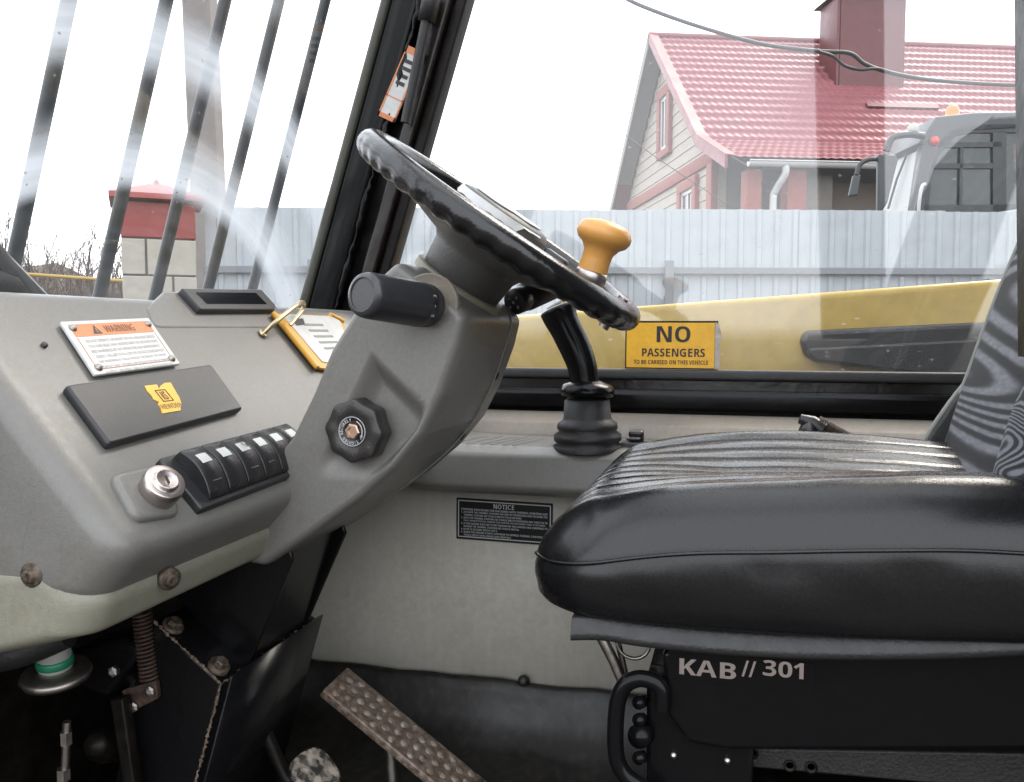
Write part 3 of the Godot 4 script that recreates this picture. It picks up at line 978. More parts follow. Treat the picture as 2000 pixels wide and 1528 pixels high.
func make_cab() -> void:
	var o := thing("loader_cab", "black steel loader cab with the slanted windscreen pillar and door post", "cab", Vector3(0, 0.85, -1.0))
	# the pillar between the windscreen and the side window
	var dir := Vector3(0.168, 0.523, 0).normalized()
	var a := Vector3(-0.78, 1.554, 0) - dir * 0.78
	var b := Vector3(-0.78, 1.554, 0) + dir * 1.06
	var s := Shape.new()
	sweep(s, rect(0.016, -1.472, 0.078, -1.402, 0.016), a, b)
	var post := part("windscreen_pillar", s, M["black_paint"], o)
	s = Shape.new()
	sweep(s, rect(0.004, -1.425, 0.022, -1.397, 0.008), a, b)
	part("rubber_seal", s, M["seal"], post)
	s = Shape.new()
	sweep(s, rect(0.074, -1.47, 0.112, -1.432, 0.004), a, b)
	part("channel", s, M["worn_black"], post)
	s = Shape.new()
	sweep(s, rect(0.106, -1.452, 0.132, -1.408, 0.006), a, b)
	part("flange", s, M["post_brown"], post)
	s = Shape.new()
	sweep(s, rect(0.134, -1.46, 0.156, -1.420, 0.005), a, b)
	part("window_channel", s, M["worn_black"], post)
	s = Shape.new()
	var rng := RandomNumberGenerator.new()
	rng.seed = 12
	var bead := []
	var br := []
	for k in 90:
		bead.append(a + dir * (0.55 + k * 0.0098) + Vector3(0.079 + rng.randf_range(-0.002, 0.002), 0, -1.405))
		br.append(0.0035 + 0.003 * pow(rng.randf(), 2.0) + 0.002 * sin(k * 0.5))
	s.tube(bead, br, 8)
	part("sealant_bead", s, M["black_paint"], post)
	s = Shape.new()
	s.tube([Vector3(-0.5152, 2.0398, -1.3850), Vector3(-0.5371, 1.9475, -1.3850), Vector3(-0.5593, 1.8554, -1.3850)], [0.0095, 0.0095, 0.0085], 14)
	s.lathe([Vector2(0.0, -0.02), Vector2(0.016, -0.02), Vector2(0.016, 0.02), Vector2(0.010, 0.03)], Vector3(-0.5152, 2.0398, -1.3850), -(Vector3(-0.5593, 1.8554, -1.3850) - Vector3(-0.5152, 2.0398, -1.3850)), 14)
	part("window_stay", s, M["rubber"], post)
	# door post close to the lens, roof, rear posts, sills
	s = Shape.new()
	s.loft([PackedVector3Array([Vector3(0.1941, 1.482, -0.63), Vector3(0.335, 1.482, -0.63), Vector3(0.335, 1.482, -0.69), Vector3(0.1941, 1.482, -0.69)]),
		PackedVector3Array([Vector3(0.1463, 2.52, -0.63), Vector3(0.30, 2.52, -0.63), Vector3(0.30, 2.52, -0.69), Vector3(0.1463, 2.52, -0.69)])], true, true, true, -1)
	s.box(Vector3(0.36, 1.17, -0.60), Vector3(0.06, 0.63, 0.08), 0.01)
	part("door_post", s, M["worn_black"], o)
	s = Shape.new()
	s.box(Vector3(-0.45, 2.55, -0.93), Vector3(0.06, 0.06, 1.16), 0.02)
	s.box(Vector3(0.66, 2.55, -0.93), Vector3(0.50, 0.06, 1.16), 0.02)
	s.box(Vector3(-0.005, 2.55, -0.37), Vector3(0.85, 0.06, 0.05), 0.02)
	s.box(Vector3(-0.005, 2.55, -1.46), Vector3(0.85, 0.06, 0.10), 0.02)
	var roof := part("roof", s, M["black_paint"], o)
	s = Shape.new()
	s.box(Vector3(-0.005, 2.565, -0.905), Vector3(0.85, 0.006, 1.02))
	part("roof_window", s, M["glass"], roof)
	s = Shape.new()
	s.box(Vector3(0.97, 1.68, -1.44), Vector3(0.08, 1.68, 0.06), 0.01)
	part("rear_post", s, M["black_paint"], o)
	s = Shape.new()
	s.box(Vector3(0.97, 1.68, -0.42), Vector3(0.08, 1.68, 0.06), 0.01)
	part("rear_post", s, M["black_paint"], o)
	s = Shape.new()
	s.box(Vector3(0.76, 1.69, -0.93), Vector3(0.04, 1.66, 1.04), 0.005)
	part("rear_wall", s, M["worn_black"], o)
	s = Shape.new()
	s.box(Vector3(-0.90, 1.19, -0.94), Vector3(0.04, 0.68, 1.08), 0.005)
	part("front_bulkhead", s, M["worn_black"], o)
	s = Shape.new()
	sweep(s, rect(0.0, -0.40, 0.07, -0.34, 0.012), a, b)
	part("windscreen_pillar", s, M["black_paint"], o)
	s = Shape.new()
	s.box(Vector3(-0.35, 1.02, -1.47), Vector3(1.1, 0.72, 0.03), 0.004)
	s.box(Vector3(0.55, 1.02, -1.47), Vector3(0.7, 0.72, 0.03), 0.004)
	part("side_sheet", s, M["worn_black"], o)
	s = Shape.new()
	s.box(Vector3(0.66, 1.95, -1.455), Vector3(0.22, 1.16, 0.02), 0.003)
	part("quarter_panel", s, M["worn_black"], o)
	var f := Shape.new()
	f.box(Vector3(0.04, 0.83, -0.93), Vector3(1.9, 0.04, 1.12), 0.004)
	structure("cab_floor", f, M["worn_black"])
	# warning label stuck on the pillar behind the stay
	var l := thing("pillar_label", "narrow white and orange label on the windscreen pillar", "label", Vector3(-0.5687, 1.9256, -1.4050))
	var fr := frame_of(Vector3(-0.5612, 1.9904, -1.4020), Vector3(-0.5304, 1.9750, -1.4020), Vector3(-0.6080, 1.8711, -1.4020))
	var t: Transform3D = fr[0]
	var w: float = fr[1]
	var h: float = fr[2]
	s = Shape.new()
	s.prism(rect(-w / 2, -h / 2, w / 2, h / 2, 0.003), t, -0.002, 0.001)
	var pl := part("sheet", s, M["white_plate"], l)
	for q in [[0.0, h / 2 - 0.006, w, 0.012], [0.0, -h * 0.2, w, 0.002], [-w / 2 + 0.0015, 0.0, 0.003, h], [w / 2 - 0.0015, 0.0, 0.003, h], [0.0, -h / 2 + 0.004, w, 0.008]]:
		s = Shape.new()
		s.prism(rect(q[0] - q[2] / 2, q[1] - q[3] / 2, q[0] + q[2] / 2, q[1] + q[3] / 2), t, 0.0008, 0.0016)
		part("stripe", s, M["orange_print"], pl)
	for k in 4:
		s = Shape.new()
		s.prism(rect(-w * 0.28, h * (0.28 - 0.1 * k), w * 0.22, h * (0.33 - 0.1 * k), 0.001), t, 0.0008, 0.0018)
		part("pictogram", s, M["print_black"], pl)


# frame on a flat sheet from three of its corners: [centre and axes, width, height]
func frame_of(tl: Vector3, tr: Vector3, bl: Vector3) -> Array:
	var x := (tr - tl).normalized()
	var z := (bl - tl).cross(tr - tl).normalized()
	var y := z.cross(x)
	var w := tl.distance_to(tr)
	var h := absf((tl - bl).dot(y))
	return [Transform3D(Basis(x, y, z), tl + x * w / 2 - y * h / 2), w, h]


func make_windows() -> void:
	var up := Vector3(0.163, 0.522, 0).normalized()
	var p0 := Vector3(-0.775, 1.555, 0)
	var o := thing("windscreen", "dusty windscreen with pale wiper arcs in front of the guard bars", "windscreen", p0 + Vector3(0, 0, -0.9))
	var s := Shape.new()
	var rows := []
	for y in 2:
		rows.append(PackedVector3Array([p0 + up * (0.98 - 1.04 * y) + Vector3(-0.006, 0, -0.40), p0 + up * (0.98 - 1.04 * y) + Vector3(-0.006, 0, -1.42)]))
	s.loft(rows, false, false, false, -1)
	part("pane", s, M["glass"], o)
	s = Shape.new()
	var a0: Vector3 = rows[0][0] + Vector3(0.003, 0, 0)
	var a1: Vector3 = rows[0][1] + Vector3(0.003, 0, 0)
	var b0: Vector3 = rows[1][0] + Vector3(0.003, 0, 0)
	var b1: Vector3 = rows[1][1] + Vector3(0.003, 0, 0)
	s.quad(a0, a1, b1, b0)
	part("dust_film", s, M["film"], o)
	# five guard bars outside
	var g := thing("window_guard", "row of slanted black steel bars guarding the windscreen", "window guard", p0 + Vector3(-0.08, -0.1, -0.95))
	for z in [-0.815, -0.963, -1.074, -1.196, -1.321]:
		s = Shape.new()
		var r0 := p0 + Vector3(-0.052, 0, z)
		s.tube([r0 - up * 0.14, r0 + up * 1.02], 0.0086, 14)
		part("bar", s, M["machine_dark"], g)
	s = Shape.new()
	s.box(p0 + Vector3(-0.052, 0, -0.95) - up * 0.13, Vector3(0.03, 0.03, 1.1), 0.004)
	part("cross_bar", s, M["black_paint"], g)
	s = Shape.new()
	s.box(p0 + Vector3(-0.052, 0, -0.95) + up * 1.02, Vector3(0.03, 0.03, 1.1), 0.004)
	part("cross_bar", s, M["black_paint"], g)
	# wiper resting low on the outside of the windscreen
	var wp := thing("wiper", "black wiper arm at the lower left corner of the windscreen", "wiper", Vector3(-0.8074, 1.5519, -0.8122))
	s = Shape.new()
	s.tube([Vector3(-0.7886, 1.6119, -0.7300), Vector3(-0.8000, 1.5756, -0.7779), Vector3(-0.8144, 1.5293, -0.8500), Vector3(-0.8201, 1.5112, -0.8775)], [0.012, 0.014, 0.015, 0.015], 10)
	part("arm", s, M["machine_dark"], wp)
	s = Shape.new()
	s.tube([Vector3(-0.8051, 1.5593, -0.7424), Vector3(-0.8078, 1.5505, -0.7842), Vector3(-0.8165, 1.5227, -0.8273)], [0.022, 0.024, 0.02], 10)
	part("blade", s, M["black_paint"], wp)
	# side window
	var w := thing("side_window", "large dusty side window pane facing the boom and yard", "window", Vector3(0.1, 1.43, -1.44))
	s = Shape.new()
	s.quad(Vector3(-0.70, 1.43, -1.44), Vector3(0.95, 1.43, -1.44), Vector3(0.95, 2.52, -1.44), Vector3(-0.37, 2.52, -1.44))
	part("pane", s, M["glass"], w)
	s = Shape.new()
	s.quad(Vector3(-0.70, 1.43, -1.447), Vector3(0.95, 1.43, -1.447), Vector3(0.95, 2.52, -1.447), Vector3(-0.37, 2.52, -1.447))
	part("outer_face", s, M["glass"], w)
	s = Shape.new()
	s.quad(Vector3(-0.70, 1.43, -1.443), Vector3(0.95, 1.43, -1.443), Vector3(0.95, 2.52, -1.443), Vector3(-0.37, 2.52, -1.443))
	part("dust_film", s, M["dust"], w)
	var r := thing("window_rail", "black window ledge with rubber seal below the side window", "window ledge", Vector3(0.1, 1.37, -1.43))
	s = Shape.new()
	s.prism(Shape.fillet([Vector2(-1.452, 1.437), Vector2(-1.426, 1.437), Vector2(-1.424, 1.419), Vector2(-1.452, 1.419)], 0.006), Transform3D(Basis(Vector3(0, 0, 1), Vector3(0, 1, 0), Vector3(-1, 0, 0)), Vector3.ZERO), 0.72, -0.95)
	part("rubber_seal", s, M["rubber"], r)
	s = Shape.new()
	s.box(Vector3(0.115, 1.411, -1.447), Vector3(1.67, 0.018, 0.014))
	part("gap_strip", s, M["post_brown"], r)
	s = Shape.new()
	s.prism(Shape.fillet([Vector2(-1.46, 1.404), Vector2(-1.412, 1.404), Vector2(-1.404, 1.396), Vector2(-1.404, 1.376), Vector2(-1.41, 1.371), Vector2(-1.46, 1.371)], 0.004), Transform3D(Basis(Vector3(0, 0, 1), Vector3(0, 1, 0), Vector3(-1, 0, 0)), Vector3.ZERO), 0.72, -0.95)
	part("ledge", s, M["black_paint"], r)
	# the notice stuck on the glass
	var n := thing("passenger_sign", "yellow NO PASSENGERS sticker on the side window", "sign", Vector3(-0.1100, 1.4385, -1.4380))
	var fr := frame_of(Vector3(-0.1873, 1.5177, -1.4370), Vector3(-0.0358, 1.5172, -1.4370), Vector3(-0.1865, 1.4377, -1.4370))
	var t: Transform3D = fr[0]
	var fw: float = fr[1]
	var fh: float = fr[2]
	s = Shape.new()
	s.prism(rect(-fw / 2, -fh / 2, fw / 2, fh / 2), t, -0.002, 0.0)
	var back := part("backing", s, M["plate_black"], n)
	s = Shape.new()
	s.prism(rect(-fw / 2 + 0.0022, -fh / 2 + 0.0022, fw / 2 - 0.005, fh / 2 - 0.003), t, 0.0, 0.0006)
	var face := part("face", s, M["sign_yellow"], back)
	s = Shape.new()
	s.prism([Vector2(fw / 2 - 0.0045, -fh / 2 + 0.001), Vector2(fw / 2 + 0.004, -fh / 2 + 0.002), Vector2(fw / 2 + 0.003, 0.0), Vector2(fw / 2 + 0.006, fh * 0.2), Vector2(fw / 2 + 0.001, fh * 0.45), Vector2(fw / 2 - 0.0045, fh * 0.48)], t, -0.002, 0.0004)
	part("torn_edge", s, M["dull_metal"], back)
	for q in [["NO", 0.004, 0.018, 0.055, 0.0265], ["PASSENGERS", 0.004, -0.0125, 0.103, 0.0135], ["TO BE CARRIED ON THIS VEHICLE", 0.0, -0.0285, 0.122, 0.0068]]:
		letters(q[0], t * Vector3(q[1], q[2], 0.0011), t.basis.x, t.basis.y, q[3], q[4], M["print_black"], n)


func make_side_wall() -> void:
	var along := Transform3D(Basis(Vector3(0, 0, 1), Vector3(0, 1, 0), Vector3(-1, 0, 0)), Vector3.ZERO)
	var p := thing("cab_lining", "flat pale grey side lining that carries the black NOTICE plate", "lining", Vector3(0, 0.955, -1.25))
	var s := Shape.new()
	s.prism([Vector2(-1.25, 0.94), Vector2(-1.25, 1.275), Vector2(-1.27, 1.275), Vector2(-1.27, 0.94)], along, 0.86, -0.93, 0.0)
	part("sheet", s, M["panel_grey"], p)
	var c := thing("side_console", "rounded grey side console carrying the black joystick", "console", Vector3(-0.1, 1.26, -1.25))
	s = Shape.new()
	var prof := Shape.fillet([Vector2(-1.42, 1.338), Vector2(-1.228, 1.328), Vector2(-1.203, 1.318), Vector2(-1.192, 1.268), Vector2(-1.212, 1.257), Vector2(-1.25, 1.254), Vector2(-1.42, 1.20)], 0.012, 4)
	var rings := []
	for q in [[-0.50, 0.80], [-0.498, 0.87], [-0.488, 0.95], [-0.465, 0.99], [-0.43, 1.0], [0.93, 1.0]]:
		var ring := PackedVector3Array()
		for v in prof:
			ring.append(Vector3(q[0], 1.27 + (v.y - 1.27) * lerpf(q[1], 1.0, 0.4), -1.36 + (v.x + 1.36) * q[1]))
		rings.append(ring)
	s.loft(rings, true, true, true)
	var body := part("moulding", s, M["grey_plastic"], c)
	s = Shape.new()
	prof = Shape.fillet([Vector2(-1.42, 1.366), Vector2(-1.392, 1.364), Vector2(-1.345, 1.352), Vector2(-1.318, 1.331), Vector2(-1.33, 1.318), Vector2(-1.42, 1.31)], 0.012, 4)
	rings = []
	for q in [[-0.455, 0.35], [-0.447, 0.6], [-0.425, 0.8], [-0.39, 0.92], [-0.33, 1.0], [0.93, 1.0]]:
		var ring := PackedVector3Array()
		for v in prof:
			ring.append(Vector3(q[0], v.y, -1.42 + (v.x + 1.42) * q[1]))
		rings.append(ring)
	s.loft(rings, true, true, true)
	part("vinyl_pad", s, M["vinyl_tan"], c, "tan perforated vinyl pad along the window ledge")
	for k in 6:
		s = Shape.new()
		var x: float = [-0.425, -0.40, -0.378, -0.362, -0.344, -0.327][k]
		s.tube([Vector3(x, 1.3298, -1.222), Vector3(x + 0.035, 1.3338, -1.30)], 0.0007, 4)
		part("score_line", s, M["print_grey"], body)
	# rocker on the console
	var sw := thing("console_switch", "small black rocker switch on the console beside the seat", "switch", Vector3(-0.1488, 1.3238, -1.2600))
	var at := Vector3(-0.1509, 1.3292, -1.2650)
	s = Shape.new()
	s.box(at, Vector3(0.036, 0.014, 0.03), 0.003)
	part("housing", s, M["black_plastic"], sw)
	s = Shape.new()
	s.box(at + Vector3(0.003, 0.014, -0.006), Vector3(0.022, 0.02, 0.014), 0.003, Basis(Vector3.RIGHT, 0.3))
	part("rocker", s, M["black_plastic"], sw)
	s = Shape.new()
	s.box(at + Vector3(0.0, 0.012, 0.006), Vector3(0.02, 0.004, 0.006), 0.001, Basis(Vector3.RIGHT, 0.5))
	part("rocker_mark", s, M["hand_plastic"], sw)
	# notice plate
	var n := thing("notice_plate", "black NOTICE plate with white starting procedure text on the grey panel", "notice plate", Vector3(-0.3472, 1.1825, -1.2500))
	var fr := frame_of(Vector3(-0.4241, 1.2412, -1.2490), Vector3(-0.2704, 1.2396, -1.2490), Vector3(-0.4236, 1.1763, -1.2490))
	var t: Transform3D = fr[0]
	var w: float = fr[1]
	var h: float = fr[2]
	s = Shape.new()
	s.prism(rect(-w / 2, -h / 2, w / 2, h / 2, 0.001), t, -0.001, 0.001)
	var pl := part("sheet", s, M["plate_black"], n)
	for q in [[0.0, h / 2 - 0.004, w - 0.006, 0.0016], [0.0, -h / 2 + 0.004, w - 0.006, 0.0016], [-w / 2 + 0.0035, 0.0, 0.0016, h - 0.0098], [w / 2 - 0.0035, 0.0, 0.0016, h - 0.0098]]:
		s = Shape.new()
		s.prism(rect(q[0] - q[2] / 2, q[1] - q[3] / 2, q[0] + q[2] / 2, q[1] + q[3] / 2), t, 0.0008, 0.0014)
		part("border_line", s, M["print_white"], pl)
	letters("NOTICE", t * Vector3(0, h * 0.345, 0.0014), t.basis.x, t.basis.y, 0.033, 0.0072, M["print_white"], n)
	var lines := [["STARTING PROCEDURE FOR MACHINES WITH THERMAL STARTING AID", 1.0, 0.0], ["1. ACTIVATE THE THERMAL STARTING AID UNIT BY DEPRESSING AND HOLDING THE", 1.0, 0.0], ["THERMAL STARTING AID TOGGLE SWITCH FOR 20 SECONDS.", 0.68, 0.03], ["2. WITH THE THERMAL STARTING AID TOGGLE SWITCH DEPRESSED AND THROTTLE IN", 1.0, 0.0], ["FULLY OPEN POSITION, ENGAGE THE STARTER FOR NOT MORE THAN 15 SECONDS.", 0.95, 0.03], ["3. IF THE ENGINE DOES NOT START DISENGAGE THE STARTER AND CONTINUE TO", 1.0, 0.0], ["DEPRESS THE THERMAL STARTING AID TOGGLE SWITCH.", 0.65, 0.03], ["4. AFTER 10 SECONDS REPEAT STEP 2.", 0.43, 0.0], ["5. WHEN THE ENGINE STARTS CONTINUE TO DEPRESS THERMAL STARTING AID", 1.0, 0.0], ["TOGGLE SWITCH UNTIL ENGINE RUNS SMOOTHLY.", 0.56, 0.03]]
	for k in lines.size():
		var lw: float = (w - 0.016) * lines[k][1]
		if lines[k][2] > 0.0:
			lw = minf(lw, (w - 0.016) * (1.0 - lines[k][2]))
		var x: float = -w / 2 + 0.008 + (w - 0.016) * lines[k][2] + lw / 2
		letters(lines[k][0], t * Vector3(x, h * (0.235 - 0.069 * k), 0.0014), t.basis.x, t.basis.y, lw, 0.0032 if k == 0 else 0.0029, M["print_white"], n)
	# belt buckle stalk behind the seat cushion
	var b := thing("belt_buckle", "black seat belt stalk with ribbed sleeve behind the cushion", "belt buckle", Vector3(0.1098, 1.3537, -1.2700))
	s = Shape.new()
	s.tube([Vector3(0.0831, 1.3763, -1.2700), Vector3(0.0991, 1.3709, -1.2700), Vector3(0.1137, 1.3611, -1.2700)], [0.007, 0.011, 0.012], 10)
	s.lathe([Vector2(0.0, -0.012), Vector2(0.012, -0.008), Vector2(0.012, 0.008), Vector2(0, 0.012)], Vector3(0.0955, 1.3597, -1.2650), Vector3(0.3, 0.2, 1), 12)
	part("buckle", s, M["black_plastic"], b)
	s = Shape.new()
	var p0 := Vector3(0.1066, 1.3711, -1.2700)
	var p1 := Vector3(0.1518, 1.3452, -1.2800)
	var path := []
	var rad := []
	for k in 61:
		path.append(p0.lerp(p1, k / 60.0))
		rad.append(0.0095 + 0.002 * sin(k * PI / 2))
	s.tube(path, rad, 10)
	part("sleeve", s, M["rusty"], b)


func make_boom() -> void:
	var o := thing("loader_boom", "faded yellow loader boom outside the side window", "boom", Vector3(0, 1.0, -1.75))
	var s := Shape.new()
	var rings := []
	for x in [-1.6, -0.9, -0.21, 0.442, 1.6]:
		var top: float = 1.551 + (x + 0.21) * 0.067
		var ring := PackedVector3Array()
		for q in Shape.fillet([Vector2(-2.08, top), Vector2(-1.75, top), Vector2(-1.75, top - 0.34), Vector2(-2.08, top - 0.34)], 0.014, 4):
			ring.append(Vector3(x, q.y, q.x))
		rings.append(ring)
	s.loft(rings, true, true, true)
	part("box_section", s, M["boom_yellow"], o)
	s = Shape.new()
	s.box(Vector3(1.3, 0.7, -1.92), Vector3(0.4, 1.4, 0.36), 0.02)
	part("rear_mount", s, M["boom_yellow"], o)
	var c := thing("boom_cover", "long black moulded cover on the yellow boom, tapering to the seat", "cover", Vector3(0.2863, 1.4104, -1.7500))
	s = Shape.new()
	s.prism(Shape.fillet([Vector2(0.1098, 1.4803), Vector2(0.1167, 1.5016), Vector2(0.4070, 1.5162), Vector2(0.5489, 1.5212), Vector2(0.5543, 1.3880), Vector2(0.3642, 1.4142), Vector2(0.1363, 1.4419), Vector2(0.1177, 1.4552)], 0.016), Transform3D.IDENTITY, -1.749, -1.708, 0.010, 3)
	var body := part("shell", s, M["black_plastic"], c)
	s = Shape.new()
	s.prism(Shape.fillet([Vector2(0.1222, 1.4690), Vector2(0.1781, 1.4721), Vector2(0.4015, 1.4850), Vector2(0.5468, 1.4925), Vector2(0.5508, 1.3940), Vector2(0.3620, 1.4175), Vector2(0.1382, 1.4441), Vector2(0.1243, 1.4555)], 0.006), Transform3D.IDENTITY, -1.712, -1.70, 0.005, 2)
	part("raised_face", s, M["black_plastic"], body)


const DASH := Transform3D(Basis(Vector3(0, 0, -1), Vector3(-0.679, 0.734, 0), Vector3(0.734, 0.679, 0)), Vector3(-0.66, 1.535, 0))


func make_dashboard() -> void:
	var o := thing("dashboard", "grey moulded dashboard with black blank panel and cream lower trim", "dashboard", Vector3(-0.6, 1.24, -1.0))
	var top := Shape.fillet([Vector2(-0.80, 1.20), Vector2(-0.80, 1.528), Vector2(-0.69, 1.538), Vector2(-0.664, 1.536), Vector2(-0.4665, 1.3228), Vector2(-0.505, 1.279), Vector2(-0.62, 1.268)], 0.022, 5)
	var low := Shape.fillet([Vector2(-0.80, 1.20), Vector2(-0.80, 1.30), Vector2(-0.52, 1.30), Vector2(-0.498, 1.280), Vector2(-0.512, 1.249), Vector2(-0.60, 1.225)], 0.014, 4)
	for q in [["shell", top, M["grey_plastic"], -0.562, 0.0], ["lower_trim", low, M["cream_trim"], -0.561, 0.004]]:
		var rings := []
		var c := Vector2(-0.64, 1.36)
		if q[0] == "lower_trim":
			c = Vector2(-0.66, 1.265)
		var r := 0.03
		for k in 8:
			var a := PI / 2 * k / 7.0
			var ins := r * (1 - sin(a))
			var ring := PackedVector3Array()
			for v in q[1]:
				var d: Vector2 = v - c
				var w: Vector2 = v - d.normalized() * ins * (1.0 if q[0] == "shell" else 1.4)
				if q[0] == "lower_trim":
					w.y = v.y - signf(d.y) * ins * 0.1
				ring.append(Vector3(w.x, w.y, q[3] - r * (1 - cos(a)) * 1.0))
			rings.append(ring)
		for z in [-0.8, -1.0, -1.2, -1.395]:
			var ring := PackedVector3Array()
			for v in q[1]:
				ring.append(Vector3(v.x, v.y, z))
			rings.append(ring)
		var s := Shape.new()
		var heart_rings := []
		for f in [0.7, 0.4, 0.0]:
			var inner := PackedVector3Array()
			for v in rings[0]:
				inner.append(Vector3(lerpf(c.x, v.x, f), lerpf(c.y, v.y, f), v.z))
			heart_rings.push_front(inner)
		s.loft(heart_rings + rings, true, false, true, 1, 1)
		part(q[0], s, q[2], o)
	# raised pod and its display
	var s := Shape.new()
	s.prism(Shape.fillet([Vector2(0.8312, -0.0100), Vector2(0.8932, 0.0211), Vector2(1.1048, 0.0327), Vector2(1.1363, -0.0006), Vector2(1.1062, -0.0400), Vector2(0.8155, -0.0418)], 0.012), DASH, -0.09, -0.001, 0.004, 3)
	var pod := part("display_pod", s, M["grey_plastic"], o)
	s = Shape.new()
	s.prism(Shape.fillet([Vector2(0.9136, 0.0181), Vector2(1.1071, 0.0288), Vector2(1.1097, -0.0026), Vector2(1.0972, -0.0121), Vector2(0.9169, -0.0180)], 0.003), DASH, -0.01, 0.008, 0.002)
	var bz := part("display_bezel", s, M["blank_plastic"], pod)
	s = Shape.new()
	s.prism([Vector2(0.9356, 0.0115), Vector2(1.0817, 0.0193), Vector2(1.0865, -0.0024), Vector2(0.9396, -0.0077)], DASH, 0.004, 0.0085)
	part("display_screen", s, M["screen_dark"], bz)
	# blank panel with the yellow emblem
	var fr := frame_of(Vector3(-0.5809, 1.4495, -0.6252), Vector3(-0.5890, 1.4583, -0.8511), Vector3(-0.5332, 1.3979, -0.6205))
	var t: Transform3D = fr[0]
	var w: float = fr[1]
	var h: float = fr[2]
	s = Shape.new()
	s.prism(Shape.fillet([Vector2(0.6233, -0.1181), Vector2(0.8511, -0.1045), Vector2(0.8423, -0.1716), Vector2(0.6195, -0.1872)], 0.004), DASH, -0.002, 0.007, 0.0025)
	var panel := part("blank_panel", s, M["blank_plastic"], o)
	s = Shape.new()
	s.prism([Vector2(0.7168, -0.1277), Vector2(0.7354, -0.1274), Vector2(0.7330, -0.1334), Vector2(0.7387, -0.1297), Vector2(0.7481, -0.1264), Vector2(0.7577, -0.1265), Vector2(0.7534, -0.1424), Vector2(0.7532, -0.1452), Vector2(0.7485, -0.1545), Vector2(0.7387, -0.1630), Vector2(0.7102, -0.1634), Vector2(0.7147, -0.1559), Vector2(0.7146, -0.1519), Vector2(0.7188, -0.1490), Vector2(0.7140, -0.1451), Vector2(0.7157, -0.1399), Vector2(0.7146, -0.1343)], DASH, 0.006, 0.0078)
	part("emblem", s, M["sign_yellow"], panel)
	var ec := DASH * Vector3(0.7326, -0.1423, 0.0082)
	var ex := (Vector3(-0.5639, 1.4311, -0.7445) - Vector3(-0.5639, 1.4311, -0.7248)).normalized()
	var ey := DASH.basis.z.cross(ex)
	for q in [[-0.0075, 0.0, 0.0006, 0.014], [0.0075, 0.0, 0.0006, 0.014], [0.0, 0.0072, 0.0156, 0.0006], [0.0, -0.0072, 0.0156, 0.0006]]:
		s = Shape.new()
		s.box(ec + ex * q[0] + ey * q[1], Vector3(q[2], q[3], 0.0006), 0.0, Basis(ex, ey, DASH.basis.z))
		part("emblem_line", s, M["print_black"], panel)
	letters("KS", ec, ex, ey, 0.0075, 0.0105, M["print_black"], o)
	letters("HEWDEN", DASH * Vector3(0.7311, -0.1559, 0.0082), ex, ey, 0.031, 0.006, M["print_black"], o, plain_font)
	# bolts
	for q in [[Vector3(-0.5590, 1.3002, -0.5620), Vector3(0.05, 0, 1), 1.0], [Vector3(-0.4940, 1.2772, -0.6494), Vector3(1, -0.15, 0.5), 0.62]]:
		s = Shape.new()
		s.lathe([Vector2(0.0105, -0.004), Vector2(0.0105, 0.001), Vector2(0.0085, 0.0022), Vector2(0.006, 0.0022), Vector2(0.0058, 0.0055), Vector2(0.004, 0.007), Vector2(0.002, 0.006), Vector2(0, 0.006)], q[0], q[1], 18)
		part("bolt", s, M["dusty_bolt"], o)
	s = Shape.new()
	s.lathe([Vector2(0.003, -0.003), Vector2(0.003, 0.0008), Vector2(0.0, 0.001)], Vector3(-0.6166, 1.4881, -0.6448), DASH.basis.z, 10)
	part("screw_hole", s, M["print_black"], o)
	make_warning_plate()
	make_switches()
	make_document()


